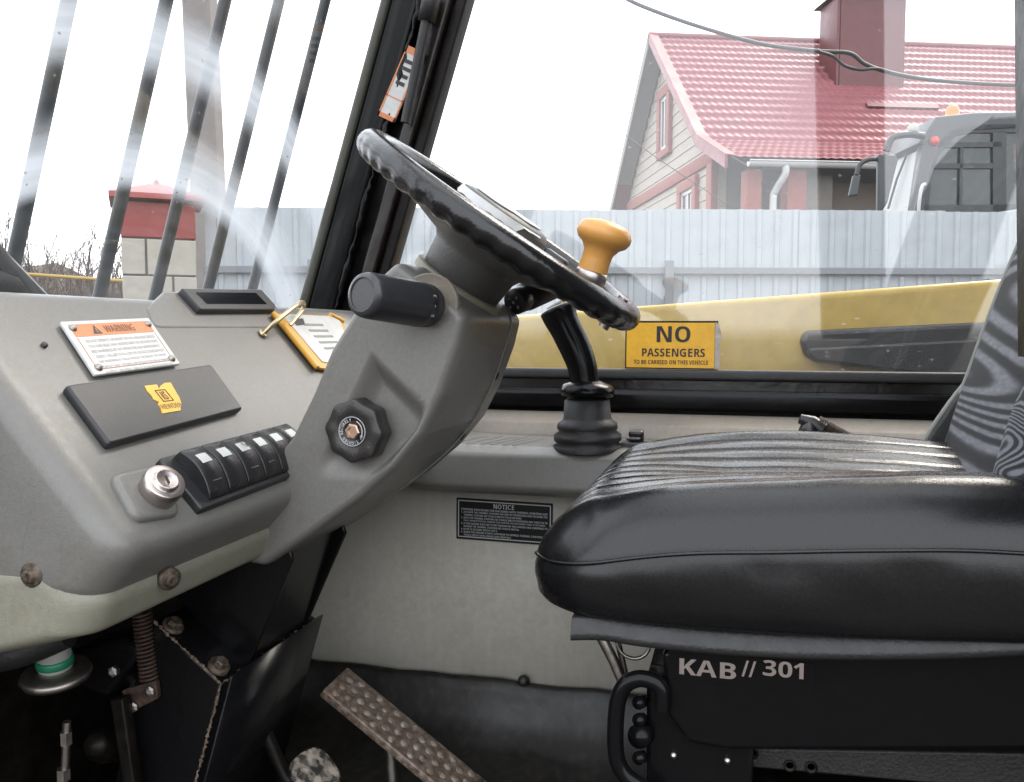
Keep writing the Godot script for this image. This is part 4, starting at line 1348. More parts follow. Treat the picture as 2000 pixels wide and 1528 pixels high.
func make_warning_plate() -> void:
	var o := thing("warning_plate", "white plate with orange WARNING band riveted to the dashboard", "warning plate", Vector3(-0.6097, 1.4807, -0.7315))
	var fr := frame_of(Vector3(-0.6343, 1.5072, -0.6798), Vector3(-0.6395, 1.5129, -0.8132), Vector3(-0.5866, 1.4557, -0.6705))
	var t: Transform3D = fr[0]
	var w: float = fr[1]
	var h: float = fr[2]
	t.basis.z = DASH.basis.z
	# the plate is a little skew on the dash
	var skew: Vector3 = (Vector3(-0.5929, 1.4625, -0.8032) - Vector3(-0.6395, 1.5129, -0.8132)).normalized()
	t = Transform3D(Basis(t.basis.x, -skew, DASH.basis.z), (Vector3(-0.6343, 1.5072, -0.6798) + Vector3(-0.5929, 1.4625, -0.8032) + Vector3(-0.6395, 1.5129, -0.8132) + Vector3(-0.5866, 1.4557, -0.6705)) / 4.0)
	h = Vector3(-0.5929, 1.4625, -0.8032).distance_to(Vector3(-0.6395, 1.5129, -0.8132))
	var s := Shape.new()
	s.prism(rect(-w / 2, -h / 2, w / 2, h / 2, 0.002), t, 0.0005, 0.004, 0.0006, 1)
	var pl := part("plate", s, M["white_plate"], o)
	s = Shape.new()
	s.prism(rect(-w / 2 + 0.007, h / 2 - 0.021, w / 2 - 0.007, h / 2 - 0.005), t, 0.0038, 0.0044)
	part("orange_band", s, M["orange_print"], pl)
	for q in [[0.0, -h / 2 + 0.006, w - 0.014, 0.0007], [-w / 2 + 0.0075, -0.008, 0.0007, h - 0.029], [w / 2 - 0.0075, -0.008, 0.0007, h - 0.029]]:
		s = Shape.new()
		s.prism(rect(q[0] - q[2] / 2, q[1] - q[3] / 2, q[0] + q[2] / 2, q[1] + q[3] / 2), t, 0.0038, 0.0043)
		part("red_line", s, M["red_line"], pl)
	s = Shape.new()
	s.prism([Vector2(-0.034, h / 2 - 0.019), Vector2(-0.021, h / 2 - 0.019), Vector2(-0.0275, h / 2 - 0.007)], t, 0.004, 0.0047)
	part("alert_triangle", s, M["print_black"], pl)
	letters("WARNING", t * Vector3(0.008, h / 2 - 0.0132, 0.0048), t.basis.x, t.basis.y, 0.046, 0.0095, M["print_black"], o, plain_font)
	letters("!", t * Vector3(-0.0275, h / 2 - 0.0145, 0.005), t.basis.x, t.basis.y, 0.0014, 0.006, M["orange_print"], o)
	var lines := ["DO NOT OPERATE OR WORK ON THIS MACHINE UNLESS", "YOU HAVE READ AND UNDERSTAND THE INSTRUCTIONS", "AND WARNINGS IN THE OPERATION AND MAINTENANCE", "GUIDES. FAILURE TO FOLLOW THE INSTRUCTIONS OR HEED", "THE WARNINGS COULD RESULT IN INJURY OR DEATH.", "CONTACT ANY CATERPILLAR DEALER FOR REPLACEMENT", "GUIDES. PROPER CARE IS YOUR RESPONSIBILITY."]
	for k in lines.size():
		letters(lines[k], t * Vector3(0.002 - 0.001 * (k % 3), h / 2 - 0.0275 - 0.0068 * k, 0.0044), t.basis.x, t.basis.y, w - 0.028, 0.0036, M["print_grey"], o, plain_font)
	for c in [[-1, 1], [1, 1], [-1, -1], [1, -1]]:
		s = Shape.new()
		s.lathe([Vector2(0.0042, 0.0), Vector2(0.0042, 0.001), Vector2(0.003, 0.003), Vector2(0.0, 0.0035)], t * Vector3(c[0] * (w / 2 - 0.0095), c[1] * (h / 2 - 0.010) - (0.002 if c[1] < 0 else 0.0), 0.004), DASH.basis.z, 12)
		part("rivet", s, M["dull_metal"], o)


func make_switches() -> void:
	var o := thing("switch_panel", "black row of six rocker switches with white tabs on the dashboard", "switch panel", Vector3(-0.4982, 1.3601, -0.7455))
	var fr := frame_of(Vector3(-0.5169, 1.3803, -0.6641), Vector3(-0.5219, 1.3857, -0.8916), Vector3(-0.4742, 1.3342, -0.6598))
	var t: Transform3D = fr[0]
	var w: float = fr[1]
	var h: float = fr[2]
	var s := Shape.new()
	s.prism(rect(-w / 2, -h / 2, w / 2, h / 2, 0.004), t, -0.004, 0.006, 0.002)
	part("frame", s, M["blank_plastic"], o)
	var pitch := (w - 0.024) / 6.0
	for k in 6:
		var x0 := -w / 2 + 0.016 + pitch * k
		var tip: float = [0.0, 0.0, 0.0, 0.0, 0.0, 0.0][k]
		s = Shape.new()
		var rings := []
		for q in [[0.0008, 0.0], [0.0016, 0.0012], [pitch - 0.0026, 0.0012], [pitch - 0.0018, 0.0]]:
			var ring := PackedVector3Array()
			ring.append(t * Vector3(x0 + q[0], -h / 2 + 0.006, 0.004))
			for i in 13:
				var f := i / 12.0
				var y := lerpf(-h / 2 + 0.0065, h / 2 - 0.004, f)
				var z: float = 0.0055 + 0.0115 * pow(sin(PI * (0.06 + 0.80 * f)), 0.9) + 0.004 * f + tip + q[1]
				ring.append(t * Vector3(x0 + q[0], y, z))
			ring.append(t * Vector3(x0 + q[0], h / 2 - 0.0035, 0.004))
			rings.append(ring)
		s.loft(rings, true, true, true, 1)
		var rk := part("rocker", s, M["black_plastic"], o)
		s = Shape.new()
		var tb := []
		for i in 4:
			var f := 0.60 + 0.07 * i
			var y := lerpf(-h / 2 + 0.0065, h / 2 - 0.004, f)
			var z: float = 0.0055 + 0.0115 * pow(sin(PI * (0.06 + 0.80 * f)), 0.9) + 0.004 * f + 0.0018
			tb.append(PackedVector3Array([t * Vector3(x0 + pitch * 0.30, y, z - 0.001), t * Vector3(x0 + pitch * 0.31, y, z), t * Vector3(x0 + pitch * 0.74, y, z), t * Vector3(x0 + pitch * 0.75, y, z - 0.001)]))
		s.loft(tb, true, true, true, -1)
		part("white_tab", s, M["white_tab"], rk, "white tab with a small heater sign" if k == 2 else "")
		if k in [0, 2, 3]:
			s = Shape.new()
			var f := 0.24
			var y := lerpf(-h / 2 + 0.0065, h / 2 - 0.004, f)
			var z: float = 0.0055 + 0.0115 * pow(sin(PI * (0.06 + 0.80 * f)), 0.9) + 0.004 * f + 0.0016
			s.box(t * Vector3(x0 + pitch * 0.5, y, z), Vector3(pitch * 0.42, 0.0011, 0.0006), 0.0, t.basis)
			part("mark_line", s, M["hand_plastic"], rk)
		if k == 2:
			var f := 0.71
			var y := lerpf(-h / 2 + 0.0065, h / 2 - 0.004, f)
			letters("§", t * Vector3(x0 + pitch * 0.52, y, 0.0055 + 0.0115 * pow(sin(PI * (0.06 + 0.80 * f)), 0.9) + 0.004 * f + 0.0042), t.basis.x, (t.basis.y - t.basis.z * 0.35).normalized(), 0.006, 0.008, M["print_black"], o)
	# key switch in its moulded pocket
	var g := thing("ignition_switch", "round metal ignition key switch left of the rocker switches", "ignition switch", Vector3(-0.4949, 1.3565, -0.6324))
	s = Shape.new()
	s.prism(Shape.fillet([Vector2(0.6008, -0.2149), Vector2(0.6580, -0.2150), Vector2(0.6437, -0.2698), Vector2(0.5903, -0.2629)], 0.012), DASH, -0.012, 0.0045, 0.0045, 3)
	part("pocket", s, M["grey_plastic"], g)
	s = Shape.new()
	var kc := DASH * Vector3(0.6316, -0.2441, 0.004)
	var ka := (DASH.basis.z + Vector3(0, 0, 0.25)).normalized()
	s.lathe([Vector2(0.0175, 0.0), Vector2(0.0185, 0.012), Vector2(0.0178, 0.0175), Vector2(0.0165, 0.0188), Vector2(0.0125, 0.018), Vector2(0.011, 0.0185), Vector2(0.0105, 0.0215), Vector2(0.0095, 0.0222), Vector2(0.0085, 0.0212), Vector2(0.0, 0.021)], kc, ka, 32)
	var barrel := part("barrel", s, M["bright_metal"], g)
	s = Shape.new()
	s.box(kc + ka * 0.0215, Vector3(0.0016, 0.0075, 0.0012), 0.0, Basis(ka.cross(Vector3.UP).normalized(), ka.cross(ka.cross(Vector3.UP)).normalized() * -1.0, ka))
	part("key_slot", s, M["print_black"], barrel)


func make_document() -> void:
	var o := thing("operator_booklet", "white booklet page in a yellow edged holder on the dashboard", "booklet", Vector3(-0.6055, 1.4761, -1.1151))
	var s := Shape.new()
	s.prism([Vector2(1.0869, -0.0173), Vector2(1.3026, -0.0179), Vector2(1.1977, -0.1407), Vector2(1.0844, -0.1204)], DASH, 0.001, 0.005)
	part("yellow_cover", s, M["manual_yellow"], o)
	s = Shape.new()
	s.prism([Vector2(1.1103, -0.0188), Vector2(1.2878, -0.0205), Vector2(1.2062, -0.1275), Vector2(1.1105, -0.1120)], DASH, 0.005, 0.0062)
	var pg := part("page", s, M["white_plate"], o)
	s = Shape.new()
	s.prism([Vector2(1.1261, -0.0297), Vector2(1.1609, -0.0271), Vector2(1.1512, -0.0397), Vector2(1.1243, -0.0419)], DASH, 0.006, 0.0068)
	part("picture", s, M["hand_plastic"], pg)
	for k in 5:
		s = Shape.new()
		var a := DASH * Vector3(1.1669, -0.0396, 0.0064)
		s.box(a + DASH.basis.y * (-0.012 * k) + DASH.basis.x * 0.012, Vector3(0.06, 0.004, 0.0006), 0.0, DASH.basis)
		part("text_block", s, M["piping"], pg)
	s = Shape.new()
	s.tube([DASH * Vector3(1.0871, -0.0183, 0.006), DASH * Vector3(1.0820, -0.1222, 0.006)], 0.0042, 8)
	s.tube([DASH * Vector3(1.2644, -0.0164, 0.006), DASH * Vector3(1.2919, -0.0297, 0.006)], 0.0042, 8)
	part("yellow_edge", s, M["manual_yellow"], o)
	var r := thing("wire_hook", "bent brass wire hook over the yellow booklet edge", "hook", Vector3(-0.6274, 1.4998, -1.0380))
	s = Shape.new()
	var q := DASH.basis.z
	s.tube(Shape.smooth_path([Vector3(-0.6248, 1.4970, -1.0286), Vector3(-0.6274, 1.4997, -1.0419) + q * 0.018, Vector3(-0.6382, 1.5114, -1.0944) + q * 0.035, Vector3(-0.6485, 1.5225, -1.1430) + q * 0.03, Vector3(-0.6458, 1.5196, -1.1517) + q * 0.018, Vector3(-0.6328, 1.5056, -1.1091) + q * 0.004], 6), 0.0033, 10)
	part("wire", s, M["brass"], r)
	s = Shape.new()
	s.lathe([Vector2(0.007, 0), Vector2(0.007, 0.002), Vector2(0, 0.0025)], Vector3(-0.6248, 1.4970, -1.0286), q, 12)
	part("foot", s, M["brass"], r)


func make_column() -> void:
	var o := thing("steering_column", "grey moulded steering column housing in the middle of the cab", "steering column", Vector3(-0.5935, 1.1980, -0.9500))
	var raw := [Vector2(-0.3960, 1.5246), Vector2(-0.3711, 1.5549), Vector2(-0.3467, 1.5756), Vector2(-0.2776, 1.5238), Vector2(-0.2716, 1.5134), Vector2(-0.2789, 1.4831), Vector2(-0.2981, 1.4322), Vector2(-0.3198, 1.3910), Vector2(-0.3513, 1.3540), Vector2(-0.3930, 1.3179), Vector2(-0.4546, 1.2739), Vector2(-0.5108, 1.2367), Vector2(-0.5263, 1.2379), Vector2(-0.5573, 1.2480), Vector2(-0.5418, 1.2927), Vector2(-0.4999, 1.3551), Vector2(-0.4735, 1.3861), Vector2(-0.4480, 1.4325), Vector2(-0.4253, 1.4812)]
	var outline := Shape.resample(Shape.fillet(raw, 0.016, 6), 0.006)
	var cen := Vector2(-0.3848, 1.3977)
	var la := Vector2(-0.4282, 1.3786)
	var lb := Vector2(-0.3827, 1.4652)
	var rc := Vector2(-0.3663, 1.4686)
	var rd := Vector2(-0.3117, 1.4191)
	var nl := (lb - la).normalized().orthogonal()
	if nl.x < 0:
		nl = -nl
	var nr := (rd - rc).normalized().orthogonal()
	if nr.y > 0:
		nr = -nr
	var low := Vector2(-0.3922, 1.3733).y
	var s := Shape.new()
	var rings := []
	var base := PackedVector2Array(outline)
	for q in [[0.016, -1.07], [0.005, -1.065], [0.0, -1.053], [0.0, -0.95], [0.0, -0.852], [0.0006, -0.8405], [0.0024, -0.8352], [0.005, -0.8315], [0.008, -0.8302]]:
		var ring := PackedVector3Array()
		for v in s.inset(base, q[0]):
			ring.append(Vector3(v.x, v.y, q[1]))
		rings.append(ring)
	var inner := s.inset(base, 0.008)
	for k in range(1, 80):
		var f := 1.0 - k / 79.0
		var ring := PackedVector3Array()
		for v in inner:
			var p: Vector2 = cen + (v - cen) * f
			var d := minf((p - la).dot(nl), (p - rc).dot(nr))
			var dep := 0.019 * smoothstep(-0.002, 0.022, d) * smoothstep(low - 0.035, low + 0.012, p.y)
			ring.append(Vector3(p.x, p.y, -0.83 - dep * minf(1.0, (1.0 - f) * 8.0)))
		rings.append(ring)
	s.loft(rings, true, true, false)
	part("housing", s, M["grey_plastic"], o)
	s = Shape.new()
	var seam := []
	for v in [Vector2(-0.2804, 1.5228), Vector2(-0.2727, 1.5134), Vector2(-0.2800, 1.4831), Vector2(-0.2986, 1.4322), Vector2(-0.3204, 1.3910), Vector2(-0.3519, 1.3540), Vector2(-0.3936, 1.3179), Vector2(-0.4552, 1.2738)]:
		seam.append(Vector3(v.x + 0.0008, v.y - 0.0004, -1.012))
	s.tube(Shape.smooth_path(seam, 5), 0.0011, 6)
	part("seam", s, M["piping"], o)
	for q in [[Vector2(-0.2946, 1.4450)], [Vector2(-0.3395, 1.3687)]]:
		s = Shape.new()
		s.lathe([Vector2(0.006, -0.004), Vector2(0.006, 0.0015), Vector2(0.004, 0.002), Vector2(0.003, 0.0)], Vector3(q[0].x + 0.001, q[0].y, -1.02), Vector3(1, -0.4, 0), 12)
		part("screw", s, M["print_black"], o)
	# the raised ring under the wheel hub
	var n := Vector3(0.575, 0.819, 0).normalized()
	var c := Vector3(-0.2725, 1.62, -0.95)
	s = Shape.new()
	s.lathe([Vector2(0.0575, -0.086), Vector2(0.0575, -0.077), Vector2(0.0555, -0.0755), Vector2(0.045, -0.0755)], c, n, 40)
	part("top_collar", s, M["cream_trim"], o)
	# clamp knob
	var k := thing("tilt_knob", "black lobed TIGHTEN SECURELY hand knob on the steering column", "knob", Vector3(-0.3924, 1.3947, -0.8450))
	s = Shape.new()
	var kc := Vector3(-0.3910, 1.3951, -0.8420)
	var ax := (Vector3(-0.06, 0.0, 1.0)).normalized()
	var bx := Vector3.UP.cross(ax).normalized()
	var by := ax.cross(bx)
	rings = []
	for q in [[0.90, 0.0], [1.0, 0.003], [1.0, 0.021], [0.97, 0.0245], [0.93, 0.0258], [0.40, 0.0262], [0.385, 0.0235], [0.2, 0.0235]]:
		var ring := PackedVector3Array()
		for i in 96:
			var a := TAU * i / 96.0
			var lob := 1.0 - 0.085 * pow(absf(sin(a * 4.0 + 0.3)), 1.4) if q[0] > 0.5 else 1.0
			var rr: float = 0.0345 * q[0] * lob
			ring.append(kc + ax * q[1] + bx * cos(a) * rr + by * sin(a) * rr)
		rings.append(ring)
	s.loft(rings, true, true, true)
	var kb := part("grip", s, M["knob_plastic"], k)
	s = Shape.new()
	s.lathe([Vector2(0.0158, 0.0262), Vector2(0.0158, 0.0270), Vector2(0.015, 0.0270), Vector2(0.015, 0.0262)], kc, ax, 40, 1, false)
	part("printed_ring", s, M["print_white"], kb)
	s = Shape.new()
	s.lathe([Vector2(0.0088, 0.0225), Vector2(0.0088, 0.0265), Vector2(0.0075, 0.0278), Vector2(0.005, 0.0278), Vector2(0.0045, 0.026), Vector2(0, 0.026)], kc, ax, 6, -1)
	part("nut", s, M["copper_nut"], kb)
	var word := "TIGHTEN SECURELY"
	for i in word.length():
		if word[i] == " ":
			continue
		var a := deg_to_rad(302.0 - i * 13.6)
		var rad := bx * cos(a) + by * sin(a)
		letters(word[i], kc + ax * 0.0272 + rad * 0.0122, rad.cross(ax) * 1.0, rad, 0.0022 if word[i] != "I" else 0.0007, 0.0036, M["print_white"], k)
	s = Shape.new()
	var arc := []
	for i in 12:
		var a := deg_to_rad(62.0 - i * 7.5)
		arc.append(kc + ax * 0.0268 + (bx * cos(a) + by * sin(a)) * 0.0122)
	s.tube(arc, 0.0007, 6)
	var tip := deg_to_rad(-30.0)
	s.lathe([Vector2(0.0019, 0), Vector2(0.0, 0.0045)], arc[-1], (arc[-1] - arc[-2]).normalized(), 8)
	part("arrow", s, M["print_white"], kb)
	# thick hand control on the left of the column
	var h := thing("hand_control", "thick dark grey cylindrical hand control on the column side", "control stalk", Vector3(-0.3042, 1.5250, -0.8300))
	var e0 := Vector3(-0.3422, 1.5346, -0.7350)
	var e1 := Vector3(-0.3053, 1.5250, -0.8300)
	s = Shape.new()
	var hd := (e1 - e0).normalized()
	s.lathe([Vector2(0.0155, 0.0012), Vector2(0.0156, 0.0), Vector2(0.0164, 0.0), Vector2(0.0205, 0.002), Vector2(0.0218, 0.0065), Vector2(0.0222, 0.012), Vector2(0.0228, 0.075), Vector2(0.0228, 0.081), Vector2(0.0215, 0.082), Vector2(0.0215, 0.089), Vector2(0.0222, 0.09), Vector2(0.0205, 0.096), Vector2(0.012, 0.099)], e0, hd, 40)
	part("grip", s, M["hand_plastic"], h)
	s = Shape.new()
	s.tube([e1 - hd * 0.012, e1 + hd * 0.03], 0.0135, 16)
	part("shaft", s, M["vinyl_tan"], h)
	for q in [["3", 0.30], ["-", -0.05], ["2", -0.45]]:
		var sd := hd.cross(Vector3.UP).normalized()
		var su := sd.cross(hd).normalized()
		var out := (sd * -1.0 * cos(q[1]) * 0.15 + Vector3(0, 0, 1) * 0.6 + su * sin(q[1]) + Vector3(0.75, 0, 0))
		out = (out - hd * out.dot(hd)).normalized()
		letters(q[0], e0 + hd * 0.078 + out * 0.0234, (hd.cross(out)).normalized() * -1.0, hd * -1.0, 0.003 if q[0] != "-" else 0.002, 0.0045 if q[0] != "-" else 0.001, M["print_white"], h)
	s = Shape.new()
	s.lathe([Vector2(0.031, -0.006), Vector2(0.031, 0.0004), Vector2(0.0295, 0.0008), Vector2(0.0285, -0.0002), Vector2(0.012, -0.0003)], Vector3(-0.3118, 1.5294, -0.8325), Vector3(0, 0, 1), 36)
	part("socket", s, M["vinyl_tan"], h)
	# slim stalk on the far side
	var f := thing("light_stalk", "short dark stalk with printed light symbols beyond the column", "control stalk", Vector3(-0.2727, 1.5366, -1.0300))
	var g0 := Vector3(-0.2780, 1.5365, -1.0450)
	var g1 := Vector3(-0.2491, 1.5599, -1.1200)
	var gd := (g1 - g0).normalized()
	s = Shape.new()
	s.lathe([Vector2(0.0, 0.0), Vector2(0.0145, 0.0), Vector2(0.0165, 0.0025), Vector2(0.017, 0.02), Vector2(0.0155, 0.022), Vector2(0.0155, 0.026), Vector2(0.0185, 0.028), Vector2(0.019, 0.09), Vector2(0.017, 0.1)], g0, gd, 28)
	part("grip", s, M["knob_plastic"], f)
	for q in [[0.0, 0.0, "o"], [0.006, 0.006, "x"], [-0.006, 0.005, "-"], [0.006, -0.006, "="], [-0.006, -0.006, "o"]]:
		var sd := Vector3.UP.cross(gd * -1.0).normalized()
		var su := (gd * -1.0).cross(sd)
		letters(q[2], g0 - gd * 0.0006 + sd * q[0] + su * q[1], sd, su, 0.0035, 0.0035 if q[2] != "-" else 0.001, M["print_white"], f)


func make_wheel() -> void:
	var n := Vector3(0.575, 0.819, 0).normalized()
	var e := Vector3(0.819, -0.575, 0).normalized()
	var z := Vector3(0, 0, 1)
	var c := Vector3(-0.2725, 1.62, -0.95)
	var o := thing("steering_wheel", "black steering wheel with finger grips and a grey dished hub", "steering wheel", c - n * 0.08)
	var s := Shape.new()
	var rings := []
	var count := 264
	for i in count + 1:
		var a := TAU * i / count
		var out := e * cos(a) + z * sin(a)
		var ring := PackedVector3Array()
		for k in 20:
			var b := TAU * k / 20.0
			var under := clampf(-sin(b) * 0.75 + cos(b) * 0.35, 0.0, 1.0)
			var r := 0.0168 - 0.0030 * under * (0.5 + 0.5 * cos(a * 44.0))
			ring.append(c + e * 0.008 + out * (0.172 + r * cos(b)) + n * r * sin(b) * 0.95)
		rings.append(ring)
	s.loft(rings, true)
	var rim := part("rim", s, M["wheel_rubber"], o)
	s = Shape.new()
	s.lathe([Vector2(0.047, -0.076), Vector2(0.050, -0.074), Vector2(0.053, -0.046), Vector2(0.058, -0.038), Vector2(0.105, -0.022), Vector2(0.160, -0.006), Vector2(0.160, -0.001), Vector2(0.105, -0.014), Vector2(0.062, -0.016), Vector2(0.060, 0.012), Vector2(0.056, 0.02), Vector2(0.048, 0.023), Vector2(0.0, 0.024)], c, n, 64)
	part("hub", s, M["wheel_grey"], o)
	s = Shape.new()
	var rng := RandomNumberGenerator.new()
	rng.seed = 5
	var torn := []
	for i in 30:
		var a := TAU * i / 30.0
		var r := 0.043 + rng.randf_range(-0.004, 0.003) - (0.014 if i in [25, 26, 27] else 0.0)
		torn.append(Vector2(cos(a) * r, sin(a) * r))
	s.prism(torn, Transform3D(Basis(e, -z, n), c + n * 0.0242), 0.0, 0.0012)
	var band := [PackedVector3Array(), PackedVector3Array()]
	for i in 22:
		var a := PI * (0.12 + 0.76 * i / 21.0)
		var out := e * cos(a) + z * sin(a)
		var low: float = 0.0095 + rng.randf_range(0.0, 0.002) + (0.008 if i < 5 else 0.0)
		band[0].append(c + out * 0.0612 + n * low)
		band[1].append(c + out * 0.0585 + n * 0.0195)
	s.loft(band, false)
	part("torn_sticker", s, M["white_plate"], o, "silvery torn sticker on the wheel centre")
	s = Shape.new()
	s.box(c + e * 0.078 + n * 0.008, Vector3(0.03, 0.02, 0.012), 0.003, Basis(e, -z, n))
	part("horn_pad", s, M["black_plastic"], o)
	# spinner knob clamped on the rim
	var k := thing("spinner_knob", "yellow mushroom spinner knob clamped on the steering wheel rim", "knob", Vector3(-0.1611, 1.5533, -0.9250))
	var b := Vector3(-0.1611, 1.5533, -0.9250)
	var ax := (Vector3(-0.1403, 1.6167, -0.9250) - b).normalized()
	ax = Vector3(ax.x, ax.y, 0.02).normalized()
	s = Shape.new()
	s.lathe([Vector2(0.0165, 0.012), Vector2(0.0158, 0.026), Vector2(0.0165, 0.034), Vector2(0.021, 0.041), Vector2(0.027, 0.045), Vector2(0.0302, 0.051), Vector2(0.0302, 0.056), Vector2(0.027, 0.0625), Vector2(0.019, 0.0665), Vector2(0.009, 0.0685), Vector2(0.0, 0.069)], b, ax, 40)
	part("grip", s, M["yellow_knob"], k)
	s = Shape.new()
	s.lathe([Vector2(0.0172, -0.006), Vector2(0.0172, 0.002), Vector2(0.0178, 0.003), Vector2(0.0178, 0.011), Vector2(0.0165, 0.013), Vector2(0.0, 0.013)], b, ax, 32)
	part("collar", s, M["bright_metal"], k)
	s = Shape.new()
	var rim_pt := c + (b - c - n * (b - c).dot(n)).normalized() * 0.175
	s.box((b + rim_pt) / 2.0 - n * 0.004, Vector3(rim_pt.distance_to(b) + 0.03, 0.026, 0.006), 0.002, Basis((rim_pt - b).normalized(), n.cross((rim_pt - b).normalized()).normalized(), n))
	s.tube([c + (rim_pt - c).normalized() * 0.175 - n * 0.021, c + (rim_pt - c).normalized() * 0.175 + n * 0.018], 0.006, 10)
	part("clamp", s, M["dull_metal"], k)


func make_lever() -> void:
	var o := thing("joystick", "black joystick lever with ribbed rubber boot on the side console", "joystick", Vector3(-0.2178, 1.3288, -1.2500))
	var foot := Vector3(-0.2177, 1.3227, -1.2500)
	var s := Shape.new()
	s.lathe([Vector2(0.0515, 0.0), Vector2(0.052, 0.008), Vector2(0.046, 0.012), Vector2(0.0505, 0.016), Vector2(0.0505, 0.024), Vector2(0.0425, 0.030), Vector2(0.0455, 0.034), Vector2(0.0445, 0.041), Vector2(0.0375, 0.046), Vector2(0.0355, 0.05), Vector2(0.0335, 0.075), Vector2(0.030, 0.078), Vector2(0.0, 0.08)], foot, Vector3(-0.02, 1, 0), 40)
	part("boot", s, M["rubber"], o)
	s = Shape.new()
	s.lathe([Vector2(0.02, 0.0), Vector2(0.039, 0.004), Vector2(0.0405, 0.012), Vector2(0.036, 0.02), Vector2(0.024, 0.024), Vector2(0.02, 0.026)], Vector3(-0.2190, 1.4009, -1.2500), Vector3(0.03, 1, 0), 32)
	var skirt := part("hand_rest", s, M["black_paint"], o)
	s = Shape.new()
	var path := Shape.smooth_path([Vector3(-0.2206, 1.4108, -1.2500), Vector3(-0.2238, 1.4283, -1.2500), Vector3(-0.2270, 1.4489, -1.2500), Vector3(-0.2356, 1.4716, -1.2500), Vector3(-0.2481, 1.4967, -1.2500), Vector3(-0.2591, 1.5180, -1.2500), Vector3(-0.2638, 1.5317, -1.2500), Vector3(-0.2662, 1.5378, -1.2500)], 4)
	var rad := []
	for i in path.size():
		var f := float(i) / (path.size() - 1)
		var r: float = lerpf(0.0215, 0.0235, smoothstep(0.15, 0.55, f)) if f < 0.6 else lerpf(0.0235, 0.0275, smoothstep(0.6, 0.85, f))
		if f > 0.86:
			r *= sqrt(maxf(1.0 - pow((f - 0.86) / 0.145, 2.0), 0.02))
		rad.append(r)
	s.tube(path, rad, 24, true, 0.9)
	part("grip", s, M["black_paint"], o)
	s = Shape.new()
	s.box(Vector3(-0.2516, 1.5318, -1.2550), Vector3(0.024, 0.016, 0.022), 0.003, Basis(Vector3(0, 0, 1), -0.55))
	part("button", s, M["yellow_knob"], o, "yellow thumb button on top of the grip")
	s = Shape.new()
	s.box(Vector3(-0.2659, 1.5366, -1.2600), Vector3(0.03, 0.012, 0.028), 0.003, Basis(Vector3(0, 0, 1), 0.5))
	part("button_seat", s, M["piping"], o)


